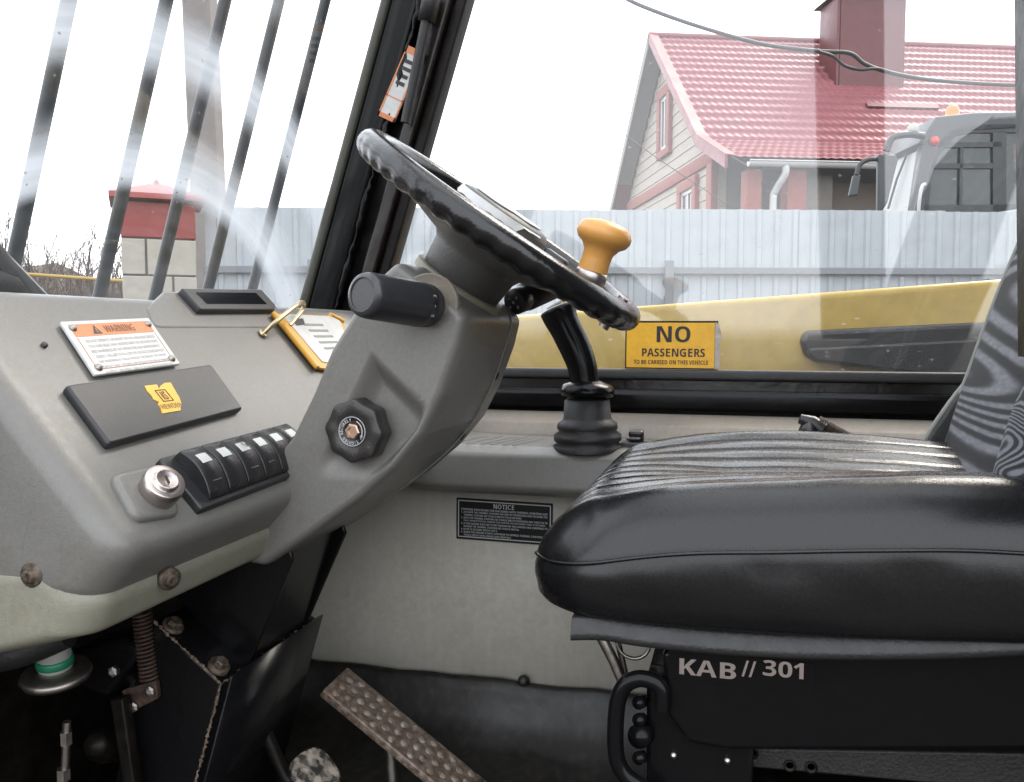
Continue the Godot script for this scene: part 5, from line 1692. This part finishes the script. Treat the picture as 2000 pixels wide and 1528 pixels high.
func make_seat() -> void:
	var o := thing("driver_seat", "driver seat with black vinyl cushion and grey waved cloth backrest", "seat", Vector3(0.1, 0.85, -0.96))
	var s := Shape.new()
	var x0 := -0.186
	var x1 := 0.315
	var zc := -0.96
	var hz := 0.247
	var cr := 0.085
	var rad := 0.05
	var rows := []
	var xs := []
	for i in 78:
		var f := i / 77.0
		xs.append(lerpf(x0, x1, f + 0.0) if false else x0 + (x1 - x0) * (0.5 - 0.5 * cos(PI * (0.5 * f + 0.5 * (0.5 - 0.5 * cos(PI * f))))))
	var cols := 230
	var crease := FastNoiseLite.new()
	crease.seed = 19
	crease.frequency = 9.0
	crease.fractal_octaves = 3
	for x in xs:
		var dx: float = minf(x - x0, x1 - x)
		var half := hz - cr + sqrt(maxf(cr * cr - pow(maxf(cr - dx, 0.0), 2.0), 0.0))
		var row := PackedVector3Array()
		for k in cols + 1:
			var q := -1.0 + 2.0 * k / cols
			var t := sin(q * PI / 2 * 0.9) / sin(PI / 2 * 0.9)
			var z := t * half
			# distance inside the rounded plan
			var px := maxf(absf(x - (x0 + x1) / 2) - ((x1 - x0) / 2 - cr), 0.0)
			var pz := maxf(absf(z) - (hz - cr), 0.0)
			var d: float = cr - sqrt(px * px + pz * pz)
			if px == 0.0 and pz == 0.0:
				d = minf(dx, hz - absf(z))
			d = clampf(d, 0.0, rad)
			var front := smoothstep(0.10, -0.19, x)
			var y := 1.366 - 0.010 * front - 0.020 * front * front * front
			y -= 0.016 * (1.0 - smoothstep(0.0, 0.17, absf(z + 0.02))) * smoothstep(-0.14, 0.0, x)
			y -= 0.006 * smoothstep(0.15, 0.30, x)
			y += 0.006 * smoothstep(0.16, 0.2, absf(z)) * smoothstep(0.30, 0.05, x)
			y += 0.020 * smoothstep(0.0, 0.28, x) * smoothstep(0.0, 0.2, z)
			var edge_in := (rad - d) / rad
			var lip := rad * lerpf(1.0 - sqrt(maxf(1.0 - edge_in * edge_in, 0.0)), pow(edge_in, 1.7), 0.55)
			y -= lip
			y += 0.0006 * crease.get_noise_2d(x * 1.6, z * 3.0) * smoothstep(0.0, 0.03, d)
			# sewn pleats running front to back
			var zz := z + 0.03
			if absf(zz) < 0.176:
				var g := fposmod(zz + 0.022, 0.044) - 0.022
				var fade := smoothstep(-0.185, -0.12, x) * (1.0 - 0.55 * smoothstep(0.0, 0.25, x))
				y -= 0.0042 * exp(-g * g / 0.000006) * fade
				y += 0.0009 * cos(zz * TAU / 0.044 + PI) * fade
			row.append(Vector3(x, y, zc + z))
		rows.append(row)
	s.loft(rows, false)
	part("cushion_top", s, M["leather"], o)
	# side wall below the piped seam
	var loop := PackedVector3Array()
	for k in range(0, cols, 6):
		loop.append(rows[0][k])
	for i in range(0, rows.size() - 1):
		loop.append(rows[i][cols])
	for k in range(cols, 0, -6):
		loop.append(rows[-1][k])
	for i in range(rows.size() - 1, 0, -1):
		loop.append(rows[i][0])
	var cc := Vector3((x0 + x1) / 2, 0, zc)
	s = Shape.new()
	var rings := []
	var rng := FastNoiseLite.new()
	rng.seed = 6
	rng.frequency = 7.0
	for q in [[-0.0015, 0.002], [0.0, -0.003], [0.0015, -0.010], [0.002, -0.022], [0.002, -0.033], [0.0005, -0.045], [-0.002, -0.056], [-0.006, -0.0615], [-0.013, -0.0645], [-0.05, -0.064]]:
		var ring := PackedVector3Array()
		for v in loop:
			var out := Vector3(v.x - cc.x, 0, (v.z - cc.z) * 1.05)
			out = Vector3(signf(out.x) * pow(absf(out.x) / 0.25, 3.0), 0, signf(out.z) * pow(absf(out.z) / 0.25, 3.0)).normalized()
			var wob := rng.get_noise_3d(v.x, q[1] * 3.0, v.z) * 0.004 if q[1] < -0.005 else 0.0
			ring.append(Vector3(v.x, lerpf(v.y, 1.312 + 0.012 * smoothstep(0.0, 0.28, v.x), smoothstep(0.0, 0.06, -q[1])) + q[1], v.z) + out * (q[0] + wob))
		rings.append(ring)
	s.loft(rings, true)
	part("cushion_side", s, M["leather"], o)
	s = Shape.new()
	var pipe := []
	for v in loop:
		pipe.append(v + Vector3(v.x - cc.x, 0, v.z - cc.z).normalized() * 0.0012)
	pipe.append(pipe[0])
	s.tube(pipe, 0.0017, 8, false)
	part("piping", s, M["leather"], o)
	# rubber lip of the seat pan
	s = Shape.new()
	var lip_path := Shape.smooth_path([Vector3(-0.1398, 1.2376, -0.7290), Vector3(-0.1114, 1.2402, -0.7290), Vector3(-0.0756, 1.2380, -0.7290), Vector3(-0.0150, 1.2375, -0.7290), Vector3(0.0471, 1.2399, -0.7290), Vector3(0.1064, 1.2448, -0.7290), Vector3(0.1630, 1.2516, -0.7290), Vector3(0.2172, 1.2597, -0.7290), Vector3(0.2589, 1.2670, -0.7290)], 5)
	rings = []
	for v in lip_path:
		var ring := PackedVector3Array()
		for q in Shape.fillet([Vector2(0.0, -0.009), Vector2(0.009, -0.010), Vector2(0.010, -0.003), Vector2(0.003, 0.010), Vector2(-0.03, 0.012), Vector2(-0.03, 0.0)], 0.004, 2):
			ring.append(v + Vector3(0, q.y, q.x))
		rings.append(ring)
	s.loft(rings, true, true, true)
	part("pan_lip", s, M["rubber"], o)
	s = Shape.new()
	s.box(Vector3(0.09, 1.238, -0.96), Vector3(0.44, 0.014, 0.42), 0.005)
	part("seat_pan", s, M["black_plastic"], o)
	# suspension box with its name
	s = Shape.new()
	s.prism(Shape.fillet([Vector2(-0.0624, 1.2190), Vector2(0.2743, 1.2549), Vector2(0.2777, 1.1732), Vector2(-0.0050, 1.1361), Vector2(-0.0378, 1.1384), Vector2(-0.0555, 1.1604), Vector2(-0.0594, 1.1925)], 0.008), Transform3D.IDENTITY, -1.15, -0.742, 0.004, 3)
	part("suspension_cover", s, M["black_paint"], o)
	s = Shape.new()
	s.prism([Vector2(-0.0764, 1.1874), Vector2(0.0196, 1.1978), Vector2(0.0162, 1.0634), Vector2(-0.0749, 1.0491)], Transform3D.IDENTITY, -1.12, -0.752, 0.004)
	part("side_frame", s, M["black_paint"], o)
	s = Shape.new()
	s.box(Vector3(0.12, 0.965, -0.95), Vector3(0.36, 0.20, 0.34), 0.006)
	part("pedestal", s, M["worn_black"], o)
	s = Shape.new()
	s.prism(Shape.fillet([Vector2(0.0136, 1.1219), Vector2(0.2737, 1.1506), Vector2(0.2749, 1.1196), Vector2(0.1583, 1.1096), Vector2(0.0139, 1.1037)], 0.003), Transform3D.IDENTITY, -0.80, -0.78, 0.002)
	var bar := part("slide_rail", s, M["rubber"], o)
	for q in [Vector3(0.0497, 1.1105, -0.7790), Vector3(0.0679, 1.1116, -0.7790), Vector3(0.0172, 1.1181, -0.7790)]:
		s = Shape.new()
		s.lathe([Vector2(0.0055, -0.002), Vector2(0.0055, 0.0008), Vector2(0.004, 0.001), Vector2(0.003, -0.001), Vector2(0, -0.001)], q, Vector3(0, 0, 1), 12)
		part("rivet_hole", s, M["worn_black"], bar)
	for q in [Vector3(-0.0512, 1.1214, -0.7510), Vector3(-0.0045, 1.1229, -0.7510)]:
		s = Shape.new()
		s.lathe([Vector2(0.003, 0), Vector2(0.0028, 0.003), Vector2(0, 0.004)], q, Vector3(0, 0, 1), 10)
		part("bolt", s, M["bright_metal"], o)
	s = Shape.new()
	s.prism(rect(-0.062, -0.0135, 0.06, 0.012, 0.002), Transform3D(Basis.IDENTITY, Vector3(0.0057, 1.2093, -0.7415)), 0.0, 0.0008)
	part("name_label", s, M["black_paint"], o)
	var lc := Vector3(0.0057, 1.2103, -0.7400)
	letters("KAB", Vector3(-0.0226, 1.2077, -0.7402), Vector3.RIGHT, Vector3.UP, 0.048, 0.0142, M["bright_metal"], o)
	letters("//", Vector3(0.0120, 1.2113, -0.7402), Vector3.RIGHT, Vector3.UP, 0.012, 0.0142, M["bright_metal"], o)
	letters("301", Vector3(0.0400, 1.2138, -0.7402), Vector3.RIGHT, Vector3.UP, 0.033, 0.0138, M["bright_metal"], o)
	# height handle, its stops and rods
	s = Shape.new()
	s.tube(Shape.smooth_path([Vector3(-0.0603, 1.1699, -0.7350), Vector3(-0.0610, 1.1850, -0.7350), Vector3(-0.0668, 1.1927, -0.7350), Vector3(-0.0803, 1.1949, -0.7350), Vector3(-0.0928, 1.1880, -0.7350), Vector3(-0.0995, 1.1723, -0.7350), Vector3(-0.1015, 1.1439, -0.7350), Vector3(-0.0999, 1.1196, -0.7350), Vector3(-0.0920, 1.1051, -0.7350), Vector3(-0.0770, 1.0954, -0.7350), Vector3(-0.0610, 1.0813, -0.7350)], 6), 0.0075, 14)
	part("handle", s, M["black_paint"], o)
	for q in [[1252,1372, 0.0055], [1250,1408, 0.0055], [1251,1436, 0.0105], [1251,1477, 0.0055]]:
		pass
	s = Shape.new()
	s.lathe([Vector2(0.0, -0.006), Vector2(0.006, -0.004), Vector2(0.006, 0.004), Vector2(0, 0.007)], Vector3(-0.0808, 1.1705, -0.7420), Vector3(-0.3, 0.2, 1), 12)
	s.lathe([Vector2(0.0, -0.006), Vector2(0.006, -0.004), Vector2(0.006, 0.004), Vector2(0, 0.007)], Vector3(-0.0806, 1.1545, -0.7420), Vector3(-0.3, 0.2, 1), 12)
	s.lathe([Vector2(0.0, -0.008), Vector2(0.0105, -0.006), Vector2(0.0105, 0.006), Vector2(0, 0.011)], Vector3(-0.0796, 1.1401, -0.7420), Vector3(-0.3, 0.2, 1), 14)
	s.lathe([Vector2(0.0, -0.006), Vector2(0.006, -0.004), Vector2(0.006, 0.004), Vector2(0, 0.007)], Vector3(-0.0803, 1.1197, -0.7420), Vector3(-0.3, 0.2, 1), 12)
	part("stops", s, M["black_paint"], o)
	s = Shape.new()
	s.tube([Vector3(-0.1262, 1.2074, -0.8000), Vector3(-0.1131, 1.1834, -0.8000), Vector3(-0.1010, 1.1568, -0.8000)], 0.0052, 10)
	s.tube([Vector3(-0.1117, 1.2053, -0.8100), Vector3(-0.0993, 1.1529, -0.8100)], 0.003, 8)
	part("rod", s, M["dull_metal"], o)
	s = Shape.new()
	var ring_path := []
	for i in 19:
		var a := TAU * i / 18.0
		ring_path.append(Vector3(-0.0940, 1.2014, -0.8000) + Vector3(cos(a) * 0.0155, sin(a) * 0.0145, 0))
	s.tube(ring_path, 0.0018, 8, false)
	part("wire_ring", s, M["dull_metal"], o)
	# backrest
	s = Shape.new()
	var ys := [1.29, 1.33, 1.366, 1.41, 1.45, 1.50, 1.55, 1.593, 1.65, 1.72, 1.80, 1.86, 1.885]
	var xf := [0.236, 0.245, 0.254, 0.265, 0.277, 0.291, 0.306, 0.320, 0.338, 0.360, 0.385, 0.408, 0.43]
	rings = []
	for i in ys.size():
		var ring := PackedVector3Array()
		var hw: float = 0.232 - 0.05 * pow(i / 12.0, 3.0)
		for q in Shape.fillet([Vector2(0.10, -hw), Vector2(0.0, -hw), Vector2(-0.012, 0.0), Vector2(0.0, hw), Vector2(0.10, hw)], 0.02, 5):
			ring.append(Vector3(xf[i] + q.x, ys[i], -0.96 + q.y))
		rings.append(ring)
	s.loft(rings, true, true, true)
	var back := part("backrest", s, M["waves"], o, "grey cloth backrest with waved stripes")
	s = Shape.new()
	var edge := []
	for i in ys.size():
		edge.append(Vector3(xf[i] + 0.004, ys[i], -0.96 - (0.2325 - 0.05 * pow(i / 12.0, 3.0))))
	s.tube(Shape.smooth_path(edge, 4), 0.0036, 8)
	part("piping", s, M["piping"], back)
	s = Shape.new()
	var shell_x := [0.215, 0.224, 0.237, 0.262, 0.288, 0.308, 0.325, 0.342]
	rings = []
	for i in 8:
		var ring := PackedVector3Array()
		for q in rect(0.0, -0.246, 0.09, -0.23, 0.004):
			ring.append(Vector3(shell_x[i] + q.x, ys[i], -0.955 + q.y))
		rings.append(ring)
	s.loft(rings, true, true, true)
	part("back_shell", s, M["rubber"], o)
	s = Shape.new()
	edge = []
	for i in 8:
		edge.append(Vector3(shell_x[i] - 0.001, ys[i], -1.194))
	s.tube(Shape.smooth_path(edge, 4), 0.0036, 8)
	part("piping", s, M["piping"], o)
	s = Shape.new()
	rings = []
	for i in 15:
		var f := i / 14.0
		var r := 0.05 * sqrt(maxf(1.0 - pow(2.0 * f - 1.0, 4.0), 0.003))
		var ring := PackedVector3Array()
		for k in 20:
			var a := TAU * k / 20.0
			ring.append(Vector3(0.236 + 0.035 * f + cos(a) * r * 0.7, 1.335 + 0.145 * f, -0.80 + sin(a) * r))
		rings.append(ring)
	s.loft(rings, true, true, true)
	part("side_bolster", s, M["waves"], o, "bulging cloth bolster at the near foot of the backrest")


func make_pedals() -> void:
	# rubber floor mat turned up against the side panel
	var m := thing("floor_mat", "dark dusty rubber floor mat turned up along the grey panel", "floor mat", Vector3(-0.2, 0.852, -1.1))
	var s := Shape.new()
	var rows := []
	var nz := FastNoiseLite.new()
	nz.seed = 14
	nz.frequency = 4.0
	for q in [[-1.2485, 0.945], [-1.2475, 0.957], [-1.240, 0.960], [-1.234, 0.955], [-1.230, 0.94], [-1.222, 0.91], [-1.205, 0.885], [-1.18, 0.872], [-1.13, 0.866], [-1.0, 0.862], [-0.8, 0.861], [-0.5, 0.861]]:
		var row := PackedVector3Array()
		for i in 61:
			var x := -0.84 + i * 0.029
			row.append(Vector3(x, q[1] + 0.006 * nz.get_noise_2d(x * 2.0, q[0] * 3.0), q[0] + 0.003 * nz.get_noise_2d(x * 3.0 + 7.0, q[1] * 4.0) + (0.02 * smoothstep(-0.3, -0.1, x) * smoothstep(0.955, 0.87, q[1]) if q[0] < -1.1 else 0.0)))
		rows.append(row)
	s.loft(rows, false)
	part("sheet", s, M["mat_rubber"], m)
	s = Shape.new()
	s.lathe([Vector2(0.008, -0.01), Vector2(0.008, 0.003), Vector2(0.004, 0.006), Vector2(0, 0.006)], Vector3(-0.3138, 0.9636, -1.2380), Vector3(0, 0.4, 1), 14)
	part("plug", s, M["rubber"], m)
	# accelerator
	var o := thing("accelerator_pedal", "long worn metal accelerator pedal with dimples on the floor mat", "pedal", Vector3(-0.3247, 0.9019, -1.0300))
	var tl := Vector3(-0.5423, 1.0112, -1.0450)
	var tr := Vector3(-0.5393, 1.0167, -1.1150)
	var br := Vector3(-0.3309, 0.8715, -1.0850)
	var bl := tl + (br - tr)
	var fr := frame_of(tl, tr, bl)
	var t: Transform3D = fr[0]
	var w: float = fr[1]
	var h: float = fr[2]
	h = tl.distance_to(bl)
	t = Transform3D(Basis((tr - tl).normalized(), (tl - bl).normalized(), (bl - tl).cross(tr - tl).normalized()).orthonormalized(), (tl + br) / 2.0)
	if t.basis.z.y < 0:
		t.basis.z = -t.basis.z
	s = Shape.new()
	s.prism(rect(-w / 2, -h / 2, w / 2, h / 2, 0.003), t, -0.012, 0.0, 0.002)
	var pl := part("plate", s, M["pedal_metal"], o)
	for r in 17:
		for c in 3:
			s = Shape.new()
			var q := t * Vector3((c - 1) * w * 0.28 + (0.006 if r % 2 else -0.004), h / 2 - 0.016 - r * 0.0165, -0.0005)
			s.lathe([Vector2(0.0066, 0.0), Vector2(0.0048, 0.0022), Vector2(0.0, 0.0028)], q, t.basis.z, 8)
			part("stud", s, M["stud_metal"], pl)
	s = Shape.new()
	s.tube([t * Vector3(0, h * 0.1, -0.01), t * Vector3(0.0, h * 0.05, -0.01) - Vector3(0.0, 0.14, 0.0)], 0.008, 10)
	s.box(t * Vector3(0, -h / 2 + 0.02, -0.02), Vector3(0.05, 0.03, 0.06), 0.004)
	part("hinge", s, M["dull_metal"], o)
	# brake pad
	var b := thing("brake_pedal", "round worn brake pedal pad low by the column bracket", "pedal", Vector3(-0.5154, 0.9174, -0.9500))
	s = Shape.new()
	var pad := []
	for i in 28:
		var a := TAU * i / 28.0
		pad.append(Vector2(signf(cos(a)) * pow(absf(cos(a)), 0.7) * 0.030, signf(sin(a)) * pow(absf(sin(a)), 0.7) * 0.032))
	var pt := Transform3D(Basis(Vector3(0.30, 0.10, -0.95).normalized(), Vector3(-0.75, 0.62, 0.0).normalized(), Vector3(0.62, 0.75, 0.2).normalized()).orthonormalized(), Vector3(-0.5144, 0.9365, -0.9500))
	s.prism(pad, pt, -0.008, 0.004, 0.003)
	part("pad", s, M["pedal_worn"], b)
	s = Shape.new()
	s.tube(Shape.smooth_path([pt.origin - pt.basis.z * 0.006, pt.origin - pt.basis.z * 0.05 + Vector3(-0.02, 0.02, 0), pt.origin + Vector3(-0.12, 0.16, 0)], 5), 0.009, 10)
	part("arm", s, M["worn_black"], b)


func make_underdash() -> void:
	# black bracket that carries the column
	var o := thing("column_bracket", "black painted steel bracket under the steering column", "bracket", Vector3(-0.6047, 0.9393, -0.9000))
	var s := Shape.new()
	s.prism([Vector2(-0.6309, 1.1753), Vector2(-0.5462, 1.1125), Vector2(-0.6361, 0.8213), Vector2(-0.7356, 0.8026), Vector2(-0.6591, 1.1037)], Transform3D.IDENTITY, -1.02, -0.80, 0.003)
	part("box", s, M["black_paint"], o)
	s = Shape.new()
	s.prism([Vector2(-0.5487, 1.1134), Vector2(-0.5409, 1.1166), Vector2(-0.6306, 0.8223), Vector2(-0.6458, 0.8195)], Transform3D.IDENTITY, -1.03, -0.812, 0.002)
	part("rear_flange", s, M["black_paint"], o)
	for z in [-0.852, -0.985]:
		s = Shape.new()
		s.prism([Vector2(-0.6390, 1.1868), Vector2(-0.6187, 1.2350), Vector2(-0.5512, 1.2696), Vector2(-0.4924, 1.2615), Vector2(-0.4851, 1.2414), Vector2(-0.5500, 1.1031), Vector2(-0.5567, 1.1048)], Transform3D.IDENTITY, z - 0.006, z, 0.0015)
		part("upright_plate", s, M["black_paint"], o)
	s = Shape.new()
	s.board(Vector3(-0.4944, 1.2488, -0.8550), Vector3(-0.5519, 1.1029, -0.8550), Vector3(-0.5519, 1.1029, -0.8550) + Vector3(0, 0, -0.125), Vector3(-0.4944, 1.2488, -0.8550) + Vector3(0, 0, -0.125), Vector3(-0.005, -0.002, 0))
	part("rear_web", s, M["black_paint"], o)
	for q in [Vector3(-0.6170, 1.1667, -0.8150), Vector3(-0.5584, 1.1263, -0.8150), Vector3(-0.6826, 1.0582, -0.9850), Vector3(-0.7396, 1.1100, -0.9850)]:
		s = Shape.new()
		var n := Vector3(0.59, 0.81, 0)
		s.lathe([Vector2(0.0125, -0.006), Vector2(0.0125, 0.0015), Vector2(0.008, 0.002)], q, n, 16)
		s.lathe([Vector2(0.0082, 0.0015), Vector2(0.0082, 0.007), Vector2(0.007, 0.008), Vector2(0.0, 0.008)], q, n, 6, -1)
		part("bolt", s, M["dusty_bolt"], o)
	var rng := RandomNumberGenerator.new()
	rng.seed = 23
	for q in [[Vector3(-0.6309, 1.1753, -0.8000), Vector3(-0.5462, 1.1125, -0.8000)], [Vector3(-0.5462, 1.1125, -0.8000), Vector3(-0.5462, 1.1125, -0.8000) + Vector3(0, 0, -0.21)], [Vector3(-0.5462, 1.1125, -0.8000), Vector3(-0.5894, 0.9721, -0.8000)]]:
		s = Shape.new()
		var path := []
		var rad := []
		for i in 60:
			path.append(q[0].lerp(q[1], i / 59.0) + Vector3(rng.randf_range(-0.001, 0.001), rng.randf_range(-0.0008, 0.0008), 0))
			rad.append(0.0004 + 0.0022 * pow(rng.randf(), 1.8))
		s.tube(path, rad, 6)
		part("dried_mud", s, M["tan_dirt"], o)
	# spring
	var sp := thing("return_spring", "rusty coil spring hanging under the dashboard", "spring", Vector3(-0.6240, 1.1157, -0.7800))
	var a := Vector3(-0.6467, 1.1851, -0.8000)
	var b := Vector3(-0.6386, 1.1084, -0.8000)
	var ax := (b - a).normalized()
	var sx := ax.cross(Vector3(0, 0, 1)).normalized()
	var sy := ax.cross(sx)
	var coil := []
	for i in 17 * 14 + 1:
		var ang := TAU * i / 14.0
		coil.append(a.lerp(b, i / (17.0 * 14.0)) + (sx * cos(ang) + sy * sin(ang)) * 0.0095)
	s = Shape.new()
	s.tube(coil, 0.0019, 6)
	part("coil", s, M["rusty"], sp)
	s = Shape.new()
	s.tube([b, b + ax * 0.012, b + ax * 0.02 + sx * 0.004], 0.0019, 6)
	s.tube([a, a - ax * 0.05], 0.0019, 6)
	part("hook", s, M["rusty"], sp)
	# fluid bottle
	var f := thing("fluid_reservoir", "white fluid reservoir with a bright green band under the dashboard", "reservoir", Vector3(-0.7085, 1.1341, -0.7400))
	var fc := Vector3(-0.7098, 1.1368, -0.7400)
	var fa := Vector3(0.05, 1, 0.15)
	s = Shape.new()
	s.lathe([Vector2(0.0165, 0.0), Vector2(0.0175, 0.002), Vector2(0.0165, 0.05), Vector2(0.012, 0.06), Vector2(0.0, 0.06)], fc, fa, 28)
	part("bottle", s, M["bottle_white"], f)
	s = Shape.new()
	s.lathe([Vector2(0.017, 0.004), Vector2(0.0188, 0.0045), Vector2(0.0188, 0.013), Vector2(0.017, 0.0135)], fc, fa, 28, 1, false)
	part("green_band", s, M["green_band"], f)
	s = Shape.new()
	s.lathe([Vector2(0.0, -0.012), Vector2(0.034, -0.012), Vector2(0.036, -0.008), Vector2(0.034, -0.003), Vector2(0.018, 0.0), Vector2(0.0, 0.0)], fc, fa, 32)
	part("base_disc", s, M["dull_metal"], f)
	# linkage: plates, lever, rubber boot
	var k := thing("brake_linkage", "dark brake linkage plates and lever below the spring", "linkage", Vector3(-0.6690, 0.9864, -0.7800))
	s = Shape.new()
	s.prism(Shape.fillet([Vector2(-0.6718, 1.0933), Vector2(-0.6254, 1.1103), Vector2(-0.6234, 1.0894), Vector2(-0.6591, 1.0698)], 0.003), Transform3D.IDENTITY, -0.80, -0.793, 0.001)
	part("plate", s, M["rusty"], k)
	for q in [Vector3(-0.6536, 1.0773, -0.7920), Vector3(-0.6313, 1.0982, -0.7920), Vector3(-0.6564, 1.1286, -0.7650)]:
		s = Shape.new()
		s.lathe([Vector2(0.0058, -0.003), Vector2(0.0058, 0.003), Vector2(0.003, 0.004), Vector2(0, 0.004)], q, Vector3(0.1, 0.1, 1), 6, -1)
		part("nut", s, M["dull_metal"], k)
	s = Shape.new()
	s.prism(Shape.fillet([Vector2(-0.6723, 1.0902), Vector2(-0.6554, 1.0933), Vector2(-0.6430, 0.9928), Vector2(-0.6520, 0.9320), Vector2(-0.6615, 0.9305), Vector2(-0.6579, 0.9906)], 0.002), Transform3D.IDENTITY, -0.79, -0.775, 0.002)
	part("lever", s, M["worn_black"], k)
	s = Shape.new()
	s.lathe([Vector2(0.02, -0.05), Vector2(0.021, -0.02), Vector2(0.0185, -0.012), Vector2(0.019, -0.004), Vector2(0.013, 0.002), Vector2(0.012, 0.010), Vector2(0.0, 0.011)], Vector3(-0.7020, 1.0279, -0.7900), Vector3(0.3, 0.5, 1), 24)
	part("rubber_boot", s, M["worn_black"], k)
	s = Shape.new()
	s.prism(Shape.fillet([Vector2(-0.7472, 1.1300), Vector2(-0.6709, 1.1540), Vector2(-0.6411, 1.1524), Vector2(-0.6450, 1.1347), Vector2(-0.6906, 1.0832), Vector2(-0.7246, 1.0911), Vector2(-0.7448, 1.1066)], 0.01), Transform3D.IDENTITY, -0.86, -0.79, 0.006)
	part("cylinder_body", s, M["black_paint"], k)
	s = Shape.new()
	s.tube([Vector3(-0.6788, 1.0897, -0.7200), Vector3(-0.6816, 1.0559, -0.7200), Vector3(-0.6865, 1.0047, -0.7200)], 0.0042, 10)
	s.lathe([Vector2(0.0062, -0.008), Vector2(0.0062, 0.006)], Vector3(-0.6802, 1.0729, -0.7200), Vector3(0, 1, 0), 6, -1)
	s.lathe([Vector2(0.0072, -0.006), Vector2(0.0072, 0.006)], Vector3(-0.6853, 1.0319, -0.7200), Vector3(0, 1, 0), 6, -1)
	part("push_rod", s, M["dull_metal"], k)
	s = Shape.new()
	s.tube(Shape.smooth_path([Vector3(-0.7591, 1.1632, -0.6800), Vector3(-0.7133, 1.1731, -0.6800), Vector3(-0.6847, 1.1818, -0.6900), Vector3(-0.6558, 1.1949, -0.7000)], 5), 0.016, 12)
	part("hose", s, M["rubber"], k)
	s = Shape.new()
	s.tube(Shape.smooth_path([Vector3(-0.7141, 0.9424, -0.8500), Vector3(-0.6903, 1.0118, -0.8600), Vector3(-0.6898, 1.0397, -0.8700), Vector3(-0.7190, 1.0648, -0.8800)], 5), 0.012, 12)
	part("hose", s, M["rubber"], k)
